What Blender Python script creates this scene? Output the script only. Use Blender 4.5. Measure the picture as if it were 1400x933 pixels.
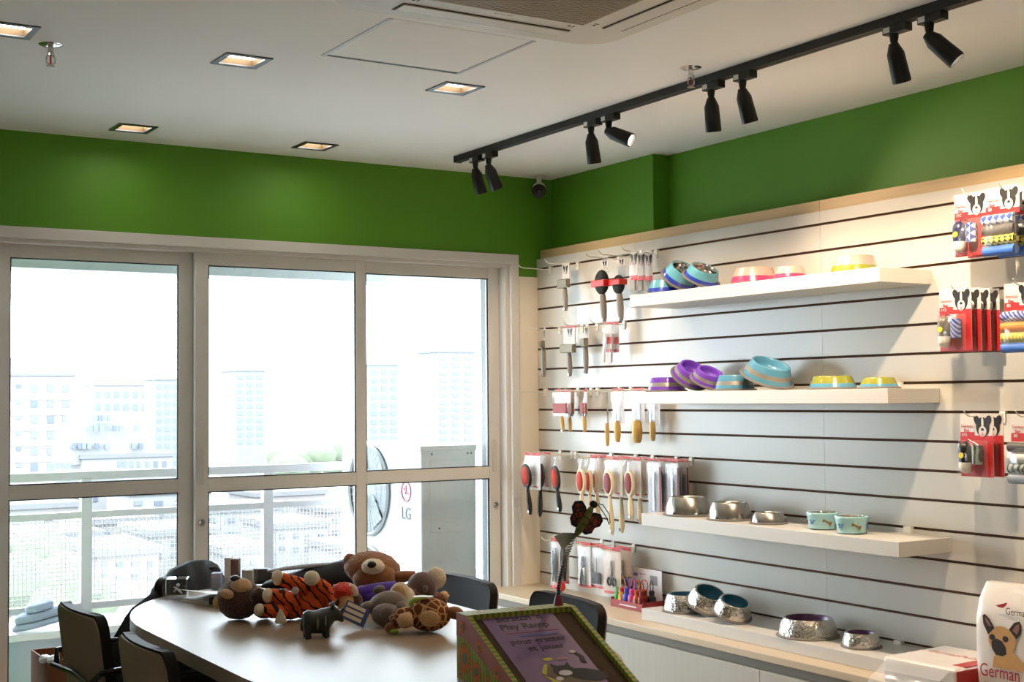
import bpy, math, random
from mathutils import Vector, Matrix, Euler
random.seed(7)
for _o in list(bpy.data.objects): bpy.data.objects.remove(_o)
SC = bpy.context.scene
COL = SC.collection
PI = math.pi
# ------------------------------------------------------------------ camera
CAM = Vector((-3.6126, -5.5995, 1.45)); YAW, PITCH, ROLL, FPX = 0.55402, 0.04208, -0.00909, 1830.3
_f = Vector((math.sin(YAW)*math.cos(PITCH), math.cos(YAW)*math.cos(PITCH), math.sin(PITCH)))
_r0 = Vector((math.cos(YAW), -math.sin(YAW), 0)); _u0 = _r0.cross(_f)
_r = _r0*math.cos(ROLL) + _u0*math.sin(ROLL); _u = -_r0*math.sin(ROLL) + _u0*math.cos(ROLL)
cd = bpy.data.cameras.new('camera'); cam = bpy.data.objects.new('camera', cd); COL.objects.link(cam)
cam.matrix_world = Matrix(((_r.x, _u.x, -_f.x, CAM.x), (_r.y, _u.y, -_f.y, CAM.y), (_r.z, _u.z, -_f.z, CAM.z), (0, 0, 0, 1)))
cd.sensor_width = 36; cd.lens = 36*FPX/1400; cd.clip_end = 3000; cd.clip_start = 0.05
SC.camera = cam
def hit(px, py, axis, v):            # photo pixel -> point on the plane axis = v
    d = _f + _r*((px-700)/FPX) - _u*((py-466.5)/FPX)
    return CAM + d*((v-CAM[axis])/d[axis])
# ------------------------------------------------------------------ world, sun, exposure
SKY = 9.0
w = bpy.data.worlds.new('world'); SC.world = w; w.use_nodes = True
bg = w.node_tree.nodes['Background']; bg.inputs[0].default_value = (0.80, 0.91, 1.0, 1); bg.inputs[1].default_value = SKY
sd = bpy.data.lights.new('sun', 'SUN'); sd.energy = 2.0; sd.angle = math.radians(3); sd.color = (1, .95, .88)
sun = bpy.data.objects.new('sun', sd); COL.objects.link(sun)
sun.rotation_euler = Vector((0.35, 0.62, -0.70)).to_track_quat('-Z', 'Y').to_euler()
SPOT_W, DOWN_E = 11.0, 15.0
SC.view_settings.view_transform = 'Standard'; SC.view_settings.look = 'None'
SC.view_settings.gamma = 1.0; SC.view_settings.use_curve_mapping = False
SC.view_settings.exposure = 0.95
SC.cycles.max_bounces = 8; SC.cycles.diffuse_bounces = 5; SC.cycles.glossy_bounces = 4; SC.cycles.transparent_max_bounces = 12
SC.cycles.use_denoising = True; SC.cycles.sample_clamp_indirect = 8.0
SC.cycles.caustics_reflective = False; SC.cycles.caustics_refractive = False
# ------------------------------------------------------------------ materials
def S2L(c): return tuple((x/12.92 if x <= .04045 else ((x+.055)/1.055)**2.4) for x in c)
def hx(s): s = s.lstrip('#'); return S2L(tuple(int(s[i:i+2], 16)/255 for i in (0, 2, 4)))
MATS = {}
def mat(name, col, rough=.5, metal=0., var=0., vscale=20., bump=0., bscale=60., emit=0., coat=0., spec=.5, sheen=0., stretch=None, trans=0.):
    if name in MATS: return MATS[name]
    if isinstance(col, str): col = hx(col)
    m = bpy.data.materials.new(name); m.use_nodes = True; nt = m.node_tree; b = nt.nodes['Principled BSDF']
    b.inputs['Base Color'].default_value = (*col, 1); b.inputs['Roughness'].default_value = rough; b.inputs['Metallic'].default_value = metal
    b.inputs['Specular IOR Level'].default_value = spec; b.inputs['Coat Weight'].default_value = coat; b.inputs['Sheen Weight'].default_value = sheen
    b.inputs['Transmission Weight'].default_value = trans
    if emit: b.inputs['Emission Color'].default_value = (*col, 1); b.inputs['Emission Strength'].default_value = emit
    if var or bump:
        tc = nt.nodes.new('ShaderNodeTexCoord'); mp = nt.nodes.new('ShaderNodeMapping'); nt.links.new(tc.outputs['Object'], mp.inputs[0])
        if stretch: mp.inputs['Scale'].default_value = stretch
    if var:
        n = nt.nodes.new('ShaderNodeTexNoise'); n.inputs['Scale'].default_value = vscale; n.inputs['Detail'].default_value = 4
        nt.links.new(mp.outputs[0], n.inputs['Vector'])
        mx = nt.nodes.new('ShaderNodeMix'); mx.data_type = 'RGBA'
        mx.inputs[6].default_value = (*[max(0, c*(1-var)) for c in col], 1); mx.inputs[7].default_value = (*[min(1, c*(1+var)) for c in col], 1)
        nt.links.new(n.outputs['Fac'], mx.inputs[0]); nt.links.new(mx.outputs[2], b.inputs['Base Color'])
    if bump:
        n2 = nt.nodes.new('ShaderNodeTexNoise'); n2.inputs['Scale'].default_value = bscale; n2.inputs['Detail'].default_value = 3
        nt.links.new(mp.outputs[0], n2.inputs['Vector'])
        bp = nt.nodes.new('ShaderNodeBump'); bp.inputs['Strength'].default_value = bump; bp.inputs['Distance'].default_value = .01
        nt.links.new(n2.outputs['Fac'], bp.inputs['Height']); nt.links.new(bp.outputs[0], b.inputs['Normal'])
    MATS[name] = m; return m
def clear_mat(name, tint=(1, 1, 1), fac=.08, rough=.02, fres=True, milk=0.):
    if name in MATS: return MATS[name]
    m = bpy.data.materials.new(name); m.use_nodes = True; nt = m.node_tree; nt.nodes.clear()
    out = nt.nodes.new('ShaderNodeOutputMaterial'); t = nt.nodes.new('ShaderNodeBsdfTransparent'); t.inputs[0].default_value = (*tint, 1)
    g = nt.nodes.new('ShaderNodeBsdfGlossy'); g.inputs['Roughness'].default_value = rough; mx = nt.nodes.new('ShaderNodeMixShader')
    if fres:                          # reflect a little more at grazing angles, alike from both sides
        lw = nt.nodes.new('ShaderNodeLayerWeight'); lw.inputs[0].default_value = .5; pw = nt.nodes.new('ShaderNodeMath'); pw.operation = 'POWER'; pw.inputs[1].default_value = 4.0; nt.links.new(lw.outputs['Facing'], pw.inputs[0])
        ad = nt.nodes.new('ShaderNodeMath'); ad.operation = 'MULTIPLY_ADD'; ad.inputs[1].default_value = .6; ad.inputs[2].default_value = fac; nt.links.new(pw.outputs[0], ad.inputs[0]); nt.links.new(ad.outputs[0], mx.inputs[0])
    else: mx.inputs[0].default_value = fac
    base = t
    if milk:
        d = nt.nodes.new('ShaderNodeBsdfDiffuse'); d.inputs[0].default_value = (.9, .92, .95, 1); m2 = nt.nodes.new('ShaderNodeMixShader'); m2.inputs[0].default_value = milk
        nt.links.new(t.outputs[0], m2.inputs[1]); nt.links.new(d.outputs[0], m2.inputs[2]); base = m2
    nt.links.new(base.outputs[0], mx.inputs[1]); nt.links.new(g.outputs[0], mx.inputs[2]); nt.links.new(mx.outputs[0], out.inputs[0])
    MATS[name] = m; return m
def pattern_mat(name, kind, c1, c2, scale, rough=.8, thr=.5, soft=.05, stretch=(1, 1, 1), bump=0., rot=(0, 0, 0)):
    m = bpy.data.materials.new(name); m.use_nodes = True; nt = m.node_tree; b = nt.nodes['Principled BSDF']; b.inputs['Roughness'].default_value = rough
    tc = nt.nodes.new('ShaderNodeTexCoord'); mp = nt.nodes.new('ShaderNodeMapping'); nt.links.new(tc.outputs['Object'], mp.inputs[0]); mp.inputs['Scale'].default_value = stretch; mp.inputs['Rotation'].default_value = rot
    if kind == 'wave':
        n = nt.nodes.new('ShaderNodeTexWave'); n.inputs['Scale'].default_value = scale; n.inputs['Distortion'].default_value = 6; n.inputs['Detail Scale'].default_value = 1.5; src = n.outputs['Fac']
    elif kind == 'bands':
        n = nt.nodes.new('ShaderNodeTexWave'); n.inputs['Scale'].default_value = scale; src = n.outputs['Fac']
    elif kind == 'zigzag':
        n = nt.nodes.new('ShaderNodeTexWave'); n.inputs['Scale'].default_value = scale; n.wave_profile = 'TRI'; n.inputs['Distortion'].default_value = 2.5; src = n.outputs['Fac']
    elif kind == 'cells':
        n = nt.nodes.new('ShaderNodeTexVoronoi'); n.feature = 'DISTANCE_TO_EDGE'; n.inputs['Scale'].default_value = scale; src = n.outputs['Distance']
    elif kind == 'check':
        n = nt.nodes.new('ShaderNodeTexChecker'); n.inputs['Scale'].default_value = scale; src = n.outputs['Fac']
    else:
        n = nt.nodes.new('ShaderNodeTexNoise'); n.inputs['Scale'].default_value = scale; n.inputs['Detail'].default_value = 5; src = n.outputs['Fac']
    nt.links.new(mp.outputs[0], n.inputs['Vector'])
    r = nt.nodes.new('ShaderNodeValToRGB'); r.color_ramp.elements[0].position = max(0, thr-soft); r.color_ramp.elements[1].position = min(1, thr+soft)
    r.color_ramp.elements[0].color = (*(hx(c1) if isinstance(c1, str) else c1), 1); r.color_ramp.elements[1].color = (*(hx(c2) if isinstance(c2, str) else c2), 1)
    nt.links.new(src, r.inputs[0]); nt.links.new(r.outputs[0], b.inputs['Base Color'])
    if bump:
        bp = nt.nodes.new('ShaderNodeBump'); bp.inputs['Strength'].default_value = bump; bp.inputs['Distance'].default_value = .004
        n3 = nt.nodes.new('ShaderNodeTexNoise'); n3.inputs['Scale'].default_value = 400; nt.links.new(mp.outputs[0], n3.inputs['Vector']); nt.links.new(n3.outputs['Fac'], bp.inputs['Height']); nt.links.new(bp.outputs[0], b.inputs['Normal'])
    MATS[name] = m; return m
# ------------------------------------------------------------------ mesh builder
class MB:
    def __init__(s): s.v = []; s.f = []; s.mi = []
    def add(s, vs, fs, mi=0, M=None):
        o = len(s.v)
        s.v += [tuple(M @ Vector(v)) if M else tuple(v) for v in vs]
        s.f += [tuple(i+o for i in f) for f in fs]; s.mi += [mi]*len(fs); return s
    def box(s, x0, x1, y0, y1, z0, z1, mi=0, M=None):
        vs = [(x0, y0, z0), (x1, y0, z0), (x1, y1, z0), (x0, y1, z0), (x0, y0, z1), (x1, y0, z1), (x1, y1, z1), (x0, y1, z1)]
        return s.add(vs, [(3, 2, 1, 0), (4, 5, 6, 7), (0, 1, 5, 4), (1, 2, 6, 5), (2, 3, 7, 6), (3, 0, 4, 7)], mi, M)
    def prism(s, pts, z0, z1, mi=0, M=None):           # outline in xy, extruded in z
        n = len(pts); vs = [(x, y, z0) for x, y in pts] + [(x, y, z1) for x, y in pts]
        fs = [tuple(range(n-1, -1, -1)), tuple(range(n, 2*n))] + [(i, (i+1) % n, n+(i+1) % n, n+i) for i in range(n)]
        return s.add(vs, fs, mi, M)
    def lathe(s, prof, n=32, mi=0, M=None, cap0=False, cap1=False):
        vs = []; fs = []; k = len(prof)
        for r, z in prof:
            for j in range(n): a = 2*PI*j/n; vs.append((r*math.cos(a), r*math.sin(a), z))
        for i in range(k-1):
            for j in range(n): j2 = (j+1) % n; fs.append((i*n+j, i*n+j2, (i+1)*n+j2, (i+1)*n+j))
        if cap0: fs.append(tuple(range(n-1, -1, -1)))
        if cap1: fs.append(tuple((k-1)*n+j for j in range(n)))
        return s.add(vs, fs, mi, M)
    def cyl(s, p0, p1, r0, r1=None, n=12, mi=0):
        return s.tube([p0, p1], [r0, r0 if r1 is None else r1], n, mi)
    def tube(s, pts, r, n=8, mi=0, closed=False):
        pts = [Vector(p) for p in pts]; k = len(pts); rs = r if isinstance(r, (list, tuple)) else [r]*k
        vs = []; fs = []; prev = None
        for i, p in enumerate(pts):
            a = pts[i-1] if (i or closed) else p; b = pts[(i+1) % k] if (i < k-1 or closed) else p
            t = (b-a).normalized()
            if prev is None: nn = t.orthogonal().normalized()
            else:
                nn = prev - t*prev.dot(t)
                nn = nn.normalized() if nn.length > 1e-6 else t.orthogonal().normalized()
            prev = nn; bb = t.cross(nn)
            for j in range(n): an = 2*PI*j/n; vs.append(tuple(p + (nn*math.cos(an)+bb*math.sin(an))*rs[i]))
        for i in range(k if closed else k-1):
            i2 = (i+1) % k
            for j in range(n): j2 = (j+1) % n; fs.append((i*n+j, i*n+j2, i2*n+j2, i2*n+j))
        if not closed: fs += [tuple(range(n-1, -1, -1)), tuple((k-1)*n+j for j in range(n))]
        return s.add(vs, fs, mi)
    def ell(s, c, r, n=18, m=11, mi=0, rot=None, jit=0.):
        M = Matrix.Translation(c) @ (Euler(rot).to_matrix().to_4x4() if rot else Matrix.Identity(4))
        if not isinstance(r, (tuple, list)): r = (r, r, r)
        vs = [(0, 0, -r[2])]; fs = []
        for i in range(1, m):
            t = -PI/2+PI*i/m
            for j in range(n):
                a = 2*PI*j/n; k = 1+random.uniform(-jit, jit)
                vs.append((r[0]*math.cos(t)*math.cos(a)*k, r[1]*math.cos(t)*math.sin(a)*k, r[2]*math.sin(t)*k))
        vs.append((0, 0, r[2])); L = len(vs)-1
        for j in range(n):
            j2 = (j+1) % n; fs.append((0, 1+j2, 1+j)); fs.append((L, L-n+j, L-n+j2))
            for i in range(m-2): fs.append((1+i*n+j, 1+i*n+j2, 1+(i+1)*n+j2, 1+(i+1)*n+j))
        return s.add(vs, fs, mi, M)
    def build(s, name, mats, parent=None, smooth=False, bevel=0., seg=2, angle=40):
        me = bpy.data.meshes.new(name); me.from_pydata(s.v, [], s.f); me.update()
        for m in (mats if isinstance(mats, (list, tuple)) else [mats]): me.materials.append(m)
        me.polygons.foreach_set('material_index', s.mi)
        if smooth:
            me.polygons.foreach_set('use_smooth', [True]*len(me.polygons)); me.set_sharp_from_angle(angle=math.radians(angle))
        o = bpy.data.objects.new(name, me); COL.objects.link(o)
        if parent: o.parent = parent
        if bevel:
            md = o.modifiers.new('bevel', 'BEVEL'); md.width = bevel; md.segments = seg; md.limit_method = 'ANGLE'; md.angle_limit = math.radians(50)
        return o
def tag(o, label, cat, group=None, kind=None):
    if label: o['label'] = label
    if cat: o['category'] = cat
    if group: o['group'] = group
    if kind: o['kind'] = kind
    return o
def thing(name, label, cat, loc=(0, 0, 0), rot=(0, 0, 0), group=None):
    o = bpy.data.objects.new(name, None); COL.objects.link(o); o.empty_display_size = .05
    o.location = loc; o.rotation_euler = rot; return tag(o, label, cat, group)
def struct(o): o['kind'] = 'structure'; return o
def copy_tree(o, parent=None):
    c = o.copy(); COL.objects.link(c)
    if parent: c.parent = parent
    for ch in o.children: copy_tree(ch, c)
    return c
_txt = {}
def text(s, size, m, parent=None, M=None, name='lettering', depth=.0004, align='CENTER', bold=0., wide=1.):
    key = (s, align, bold)
    if key not in _txt:
        cu = bpy.data.curves.new('t', 'FONT'); cu.body = s; cu.size = 1; cu.align_x = align; cu.resolution_u = 3; cu.offset = bold; cu.fill_mode = 'BOTH'; cu.extrude = .004
        ob = bpy.data.objects.new('t', cu); COL.objects.link(ob); dg = bpy.context.evaluated_depsgraph_get(); dg.update()
        me = bpy.data.meshes.new_from_object(ob.evaluated_get(dg)); bpy.data.objects.remove(ob); _txt[key] = me
    me = _txt[key].copy(); me.name = name; me.materials.clear(); me.materials.append(m)
    o = bpy.data.objects.new(name, me); COL.objects.link(o); M = M or Matrix.Identity(4)
    me.transform(M @ Matrix.Diagonal((size*wide, size, depth/.008, 1)))
    if parent: o.parent = parent
    return o
def frontM(x, y, z, tilt=0.):        # text lying in the local xz plane, facing -y
    return Matrix.Translation((x, y, z)) @ Matrix.Rotation(tilt, 4, 'Y') @ Matrix.Rotation(PI/2, 4, 'X')
def rrect(w, h, r, n=5):
    pts = []
    for cx, cy, a0 in ((w/2-r, h/2-r, 0), (-w/2+r, h/2-r, PI/2), (-w/2+r, -h/2+r, PI), (w/2-r, -h/2+r, 1.5*PI)):
        for i in range(n+1): a = a0+PI/2*i/n; pts.append((cx+r*math.cos(a), cy+r*math.sin(a)))
    return pts
def oval(cx, cy, rx, ry, n=16, rot=0.):
    return [(cx+rx*math.cos(a)*math.cos(rot)-ry*math.sin(a)*math.sin(rot), cy+rx*math.cos(a)*math.sin(rot)+ry*math.sin(a)*math.cos(rot)) for a in [2*PI*i/n for i in range(n)]]
FX = Matrix.Rotation(PI/2, 4, 'X')   # xy outline -> xz plane; extrusion +z -> -y
# ================================================================== room shell
CZ = 2.5425
GREEN = mat('green_paint', '#58911a', .55, var=.04, vscale=3, bump=.02, bscale=300)
CEILM = mat('ceiling_paint', '#f1f0ee', .8, var=.02, vscale=2, bump=.03, bscale=200)
WHITEW = mat('white_wall_paint', '#e8e4dc', .7, var=.02, vscale=2)
CREAM = mat('cream_laminate', '#efe3cf', .5, var=.02, vscale=4)
FRAMEM = mat('white_aluminium', '#d9d5cf', .35, var=.03, vscale=6)
GASKET = mat('black_gasket', '#15161a', .6, var=.1)
GLASS = clear_mat('window_glass', (.98, .99, .985), .025, .0)
FLOORM = mat('floor_tile_grey', '#cbc4b8', .35, var=.08, vscale=5)
struct(MB().box(-5.2, .33, -7.5, .15, -.12, 0).build('floor', FLOORM))
# ceiling with openings for the lamps and the hatch
DL = [(-2.10, -1.515), (-1.313, -1.515), (-2.095, -.277), (-1.311, -.277), (-2.82, -1.522),
      (-2.82, -2.75), (-2.82, -3.98), (-2.1, -3.98), (-1.31, -3.98), (-2.82, -5.2), (-1.31, -5.2), (-3.7, -2.75), (-3.7, -3.98)]  # this row: unseen lamps added out of view to fill the room with light
HA = .062
holes = [(x-HA, x+HA, y-HA, y+HA) for x, y in DL] + [(-1.905, -1.402, -2.185, -1.70)]
def cut_plate(x0, x1, y0, y1, z):
    xs = sorted({x0, x1, *[h[0] for h in holes], *[h[1] for h in holes]}); ys = sorted({y0, y1, *[h[2] for h in holes], *[h[3] for h in holes]})
    mb = MB()
    for i in range(len(xs)-1):
        for j in range(len(ys)-1):
            cx, cy = (xs[i]+xs[i+1])/2, (ys[j]+ys[j+1])/2
            if any(h[0] < cx < h[1] and h[2] < cy < h[3] for h in holes): continue
            mb.add([(xs[i], ys[j], z), (xs[i], ys[j+1], z), (xs[i+1], ys[j+1], z), (xs[i+1], ys[j], z)], [(0, 1, 2, 3)])
    return mb
cp = cut_plate(-5.2, .33, -7.5, .15, CZ); cp.box(-5.2, .33, -7.5, .15, CZ+.16, CZ+.3)
struct(cp.build('ceiling', CEILM))
WX0, WX1, WZ1 = -2.60, -.14, 2.135
struct(MB().box(-5.2, .33, 0, .15, WZ1, CZ+.16).box(-5.2, WX0, 0, .15, 0, WZ1).box(WX1, .33, 0, .15, 0, WZ1).build('wall_back', GREEN))
struct(MB().box(.18, .33, -7.5, 0, 0, CZ+.16).box(.09, .18, -.835, 0, 0, CZ+.16).build('wall_right', GREEN))
struct(MB().box(-5.35, -5.2, -7.5, .15, -.12, CZ+.3).build('wall_left', WHITEW))
struct(MB().box(-5.35, .33, -7.65, -7.5, -.12, CZ+.3).build('wall_front', WHITEW))
struct(MB().box(-.118, 0, -.006, 0, 0, 2.047).build('trim_1', CREAM, bevel=.001))
# ------------------------------------------------------------------ sliding window
win = thing('window_1', None, None); win['kind'] = 'structure'
cas = MB()
cas.box(-2.62, -.118, -.022, 0, 2.108, 2.153).box(-2.62, -2.575, -.022, 0, 0, 2.108).box(-.163, -.118, -.022, 0, 0, 2.108)
cas.build('casing', FRAMEM, win, bevel=.002)
jm = MB().box(-2.60, -.14, 0, .15, 2.09, 2.135).box(-2.60, -2.55, 0, .15, 0, 2.09).box(-.185, -.14, 0, .15, 0, 2.09).box(-2.55, -.185, 0, .15, 0, .05)
jm.build('jamb', FRAMEM, win, bevel=.002)
def sash(x0, x1, gx0, gx1, y, hx_, lock):
    MB_ = MB(); t = .03; z0, z1 = .05, 2.092; g0, g1, g2, g3 = .15, 1.055, 1.112, 2.036
    MB_.box(x0, gx0, y, y+t, z0, z1).box(gx1, x1, y, y+t, z0, z1).box(gx0, gx1, y, y+t, z0, g0).box(gx0, gx1, y, y+t, g1, g2).box(gx0, gx1, y, y+t, g3, z1)
    s = MB_.build('sash', FRAMEM, win, bevel=.002)
    for a, b in ((g0, g1), (g2, g3)):
        MB().box(gx0, gx1, y+.013, y+.017, a, b).build('pane', GLASS, s)
        q = .005
        MB().box(gx0, gx0+q, y+.004, y+.012, a, b).box(gx1-q, gx1, y+.004, y+.012, a, b).box(gx0, gx1, y+.004, y+.012, a, a+q).box(gx0, gx1, y+.004, y+.012, b-q, b).build('gasket', GASKET, s)
    if hx_ is not None:
        h = MB(); h.prism(rrect(.024, .16, .01), 0, .006, 0, Matrix.Translation((hx_, y, 1.165)) @ FX)
        h.box(hx_-.006, hx_+.006, y-.0075, y-.006, 1.12, 1.19)
        h.build('pull_handle', mat('handle_white', '#cfcac2', .4, var=.02), s, bevel=.001)
        MB().lathe([(0, 0), (.011, 0), (.013, .006), (.010, .013), (0, .013)], 16, 0, Matrix.Translation((hx_+.004, y-.001, .925)) @ FX).build('lock_knob', mat('lock_metal', '#8f8c88', .35, .8, var=.05), s, True)
sash(-2.547, -1.705, -2.497, -1.803, .055, None, 0)
sash(-1.741, -.934, -1.683, -.981, .02, -1.716, 1)
sash(-.965, -.19, -.914, -.25, .055, -.222, 1)
# ------------------------------------------------------------------ balcony and city outside
CONC = mat('balcony_concrete', '#8d9090', .85, var=.12, vscale=14, bump=.3, bscale=40)
TEAL = mat('parapet_paint', '#939aa6', .8, var=.06, vscale=6)
RAILM = mat('railing_white', '#aaa5a9', .4, var=.03)
struct(MB().box(-6, 1.2, .15, 1.62, -.2, -.02).build('floor_balcony', mat('balcony_pale_tile', '#d9d8d2', .6, var=.05, vscale=6)))
struct(MB().box(-.115, .3, .15, .36, -.2, 2.75).build('wall_balcony_side', CONC))
struct(MB().box(-6, 1.2, .15, 1.75, 2.55, 2.75).box(-6, 1.2, 1.40, 1.62, 2.125, 2.55).build('ceiling_balcony', CONC))
struct(MB().box(-6, 1.2, 1.36, 1.52, -.02, .30, 0).box(-6, 1.2, 1.15, 1.55, .30, .335, 1).build('wall_parapet', [TEAL, RAILM], bevel=.003))
rail = thing('balcony_railing', 'white steel balcony railing with wire mesh panels on the low parapet', 'railing', (0, 1.44, .335))
for z0, z1 in ((.71, .755), (.515, .55), (.05, .085)): MB().box(-6, 1.2, -.02, .02, z0, z1).build('rail', RAILM, rail, bevel=.003)
for x in (-5.85, -4.85, -3.83, -2.82, -1.845, -.86, .15, 1.15): MB().box(x-.028, x+.028, -.024, .024, 0, .72).build('post', RAILM, rail, bevel=.003)
wm = MB(); x = -5.98
while x < 1.2: wm.box(x, x+.0026, -.002, .002, .085, .515); x += .021
z = .10
while z < .515: wm.box(-6, 1.2, -.002, .002, z, z+.0026); z += .021
o = wm.build('wire_mesh', RAILM, rail); o['kind'] = 'stuff'
# outdoor condenser with two fans
ACW = mat('condenser_white', '#b2b7ba', .45, var=.03, vscale=5); ACG = mat('fan_guard_grey', '#8d9296', .5, var=.05); ACD = mat('fan_dark', '#4a5056', .6, var=.05)
X0, X1, Y0, Y1 = -.50, -.185, .30, 1.24
ac = thing('condenser_unit', 'tall white outdoor air conditioning condenser with two round fans on the balcony', 'condenser', (0, 0, -.02))
MB().box(X0, X1, Y0, Y1, .06, 1.225).build('casing', ACW, ac, bevel=.008)
MB().box(X0-.004, X1+.004, Y0-.004, Y1+.004, 1.205, 1.232).build('lid', ACW, ac, bevel=.004)
for y in (.38, 1.1): MB().box(X0+.01, X1-.01, y-.03, y+.03, 0, .06).build('foot', ACD, ac)
for zc in (.985, .45):
    yc = .88; fm = Matrix.Translation((X0, yc, zc)) @ Matrix.Rotation(-PI/2, 4, 'Y')
    g = MB().lathe([(.235, 0), (.245, .012), (.235, .022), (.225, .012), (.235, 0)], 40, 0, fm).build('fan_ring', ACG, ac, True)
    MB().lathe([(0, .001), (.232, .001)], 40, 0, fm).build('fan_well', mat('fan_well_grey', '#7d8388', .6, var=.05), ac)
    for k in range(4):
        a = k*PI/2+.4; bl = [(.05*math.cos(a), .05*math.sin(a), .004), (.21*math.cos(a-.25), .21*math.sin(a-.25), .003), (.215*math.cos(a+.45), .215*math.sin(a+.45), .010), (.06*math.cos(a+.8), .06*math.sin(a+.8), .009)]
        MB().add(bl+[(p[0], p[1], p[2]+.002) for p in bl], [(3, 2, 1, 0), (4, 5, 6, 7), (0, 1, 5, 4), (1, 2, 6, 5), (2, 3, 7, 6), (3, 0, 4, 7)], 0, fm).build('fan_blade', ACG, ac)
    wg = MB()
    for k in range(36):
        a = 2*PI*k/36; wg.cyl(tuple(fm @ Vector((.05*math.cos(a), .05*math.sin(a), .02))), tuple(fm @ Vector((.232*math.cos(a), .232*math.sin(a), .014))), .0014, n=4)
    for rr in (.05, .11, .17): wg.tube([fm @ Vector((rr*math.cos(2*PI*k/32), rr*math.sin(2*PI*k/32), .019)) for k in range(32)], .0016, 4, closed=True)
    wg.build('fan_guard', ACG, ac)
sideM = Matrix.Translation((X0-.002, .46, 0)) @ Matrix.Rotation(-PI/2, 4, 'Z')
PINK = mat('emblem_red', '#c2506a', .5, var=.04); LGREY = mat('letter_grey', '#4c5054', .5, var=.04)
text('LG', .085, LGREY, ac, sideM @ frontM(0, 0, .86), name='lettering', depth=.002, bold=.02)
em = MB(); em.lathe([(.046, 0), (.054, 0), (.054, .003), (.046, .003)], 28, 0, sideM @ Matrix.Translation((0, 0, 1.0)) @ FX)
em.box(-.006, .006, -.003, 0, .985, 1.03, 0, sideM).box(-.006, .026, -.003, 0, .985, .994, 0, sideM).prism(oval(-.02, .012, .007, .007, 10), 0, .003, 0, sideM @ Matrix.Translation((0, 0, 1.0)) @ FX)
em.build('round_emblem', PINK, ac)
MB().box(X0+.05, X0+.24, Y0-.003, Y0, .80, 1.16).build('service_cover', ACW, ac, bevel=.002)
for x, z in ((X0+.06, 1.19), (X1-.05, 1.19), (X1-.03, 1.19), (X0+.22, 1.10), (X0+.10, .82)): MB().lathe([(0, .004), (.005, .003), (.005, 0)], 8, 0, Matrix.Translation((x, Y0-.002, z)) @ FX).build('screw', ACD, ac)
MB().ell((X1-.04, Y0-.02, .52), (.02, .02, .035)).cyl((X1-.04, Y0-.02, .5), (X1-.03, Y0-.01, .46), .008).build('pipe_valve', ACD, ac, True)
cl = MB()
pts = [(0, 0), (.1, -.02), (.2, .0), (.3, .03), (.32, .12), (.2, .15), (.06, .12)]
cl.prism(pts, 0, .03).prism([(x*.8+.02, y*.8+.01) for x, y in pts], .03, .07).prism([(x*.5+.08, y*.7+.02) for x, y in pts], .07, .11)
cl.v = [(x, y, z) for x, y, z in cl.v]; o = cl.build('folded_cloth', mat('cloth_pale_blue', '#7f8598', .9, var=.1, vscale=18, bump=.5, bscale=25), bevel=.015); o.location = (-2.26, 1.17, .337); o.rotation_euler = (0, -.12, .1)
tag(o, 'crumpled pale blue cloth lying on the balcony parapet', 'cloth')
# --- city: every block a thing, windows are parts
CW = [mat('facade_white', (0.121, 0.123, 0.125), .9, var=.05, vscale=.05), mat('facade_pink', (0.121, 0.110, 0.110), .9, var=.05, vscale=.05), mat('facade_cream', (0.112, 0.110, 0.105), .9, var=.05, vscale=.05), mat('facade_bluish', (0.094, 0.101, 0.103), .9, var=.05, vscale=.05)]
WINM = mat('far_window_blue', (0.049, 0.059, 0.074), .8, var=.15, vscale=.2); ROOFM = mat('far_roof_grey', (0.076, 0.077, 0.081), .9, var=.1, vscale=.05)
WINP = mat('far_window_pale', (0.071, 0.081, 0.085), .8, var=.1, vscale=.2); BROWN_F = mat('facade_band_brown', (0.095, 0.083, 0.083), .9, var=.05, vscale=.05)  # city haze is put into these close wall and window tones
GZ = -42.0
struct(MB().box(-900, 1500, 20, 1600, GZ-1, GZ).build('ground_outside', mat('city_ground', (.30, .31, .31), .95, var=.15, vscale=.02)))
def block(name, label, D, x0, x1, ytop, m, depth=14., group=None):
    a = hit(x0, ytop, 1, D); b = hit(x1, ytop, 1, D)
    t = thing(name, label, 'building', (a.x, D, GZ), (0, 0, 0), group)
    W, Hh = b.x-a.x, a.z-GZ
    MB().box(0, W, 0, depth, 0, Hh).build('wall', m, t)
    MB().box(-.3, W+.3, -.3, depth+.3, Hh, Hh+.6).build('roof', ROOFM, t)
    return t, W, Hh
def far_win(t, a, b, D, m):          # one window from its photo rectangle
    p = hit(a[0], a[1], 1, D); q = hit(b[0], b[1], 1, D); l = t.location
    MB().box(p.x-l.x, q.x-l.x, -.12, .2, q.z-l.z, p.z-l.z).build('window', m, t)
t, W, Hh = block('brick_apartment_block', 'pale pink apartment block with four columns of square windows', 260, -60, 103, 514, CW[1])
MB().box(W-28, W-10, 2, 10, Hh, Hh+3.6).build('roof_house', CW[0], t)
for j, y in enumerate((526, 547.5, 569, 590, 612, 634)):
    for i, x in enumerate((22, 42, 64.5, 85.5)):
        wd = 9.5 if i else 7; far_win(t, (x, y), (x+wd, y+(10 if i else 5)), 260, WINM if (i*3+j*5) % 4 == 0 else WINP)
    p = hit(18, y+13, 1, 260).z-GZ; MB().box(0, W, -.08, .1, p-1.2, p).build('facade_band', BROWN_F, t)
t, W, Hh = block('stepped_terrace_block', 'white building with stepped terraces and strip windows', 200, 112, 236, 628, CW[0])
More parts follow.
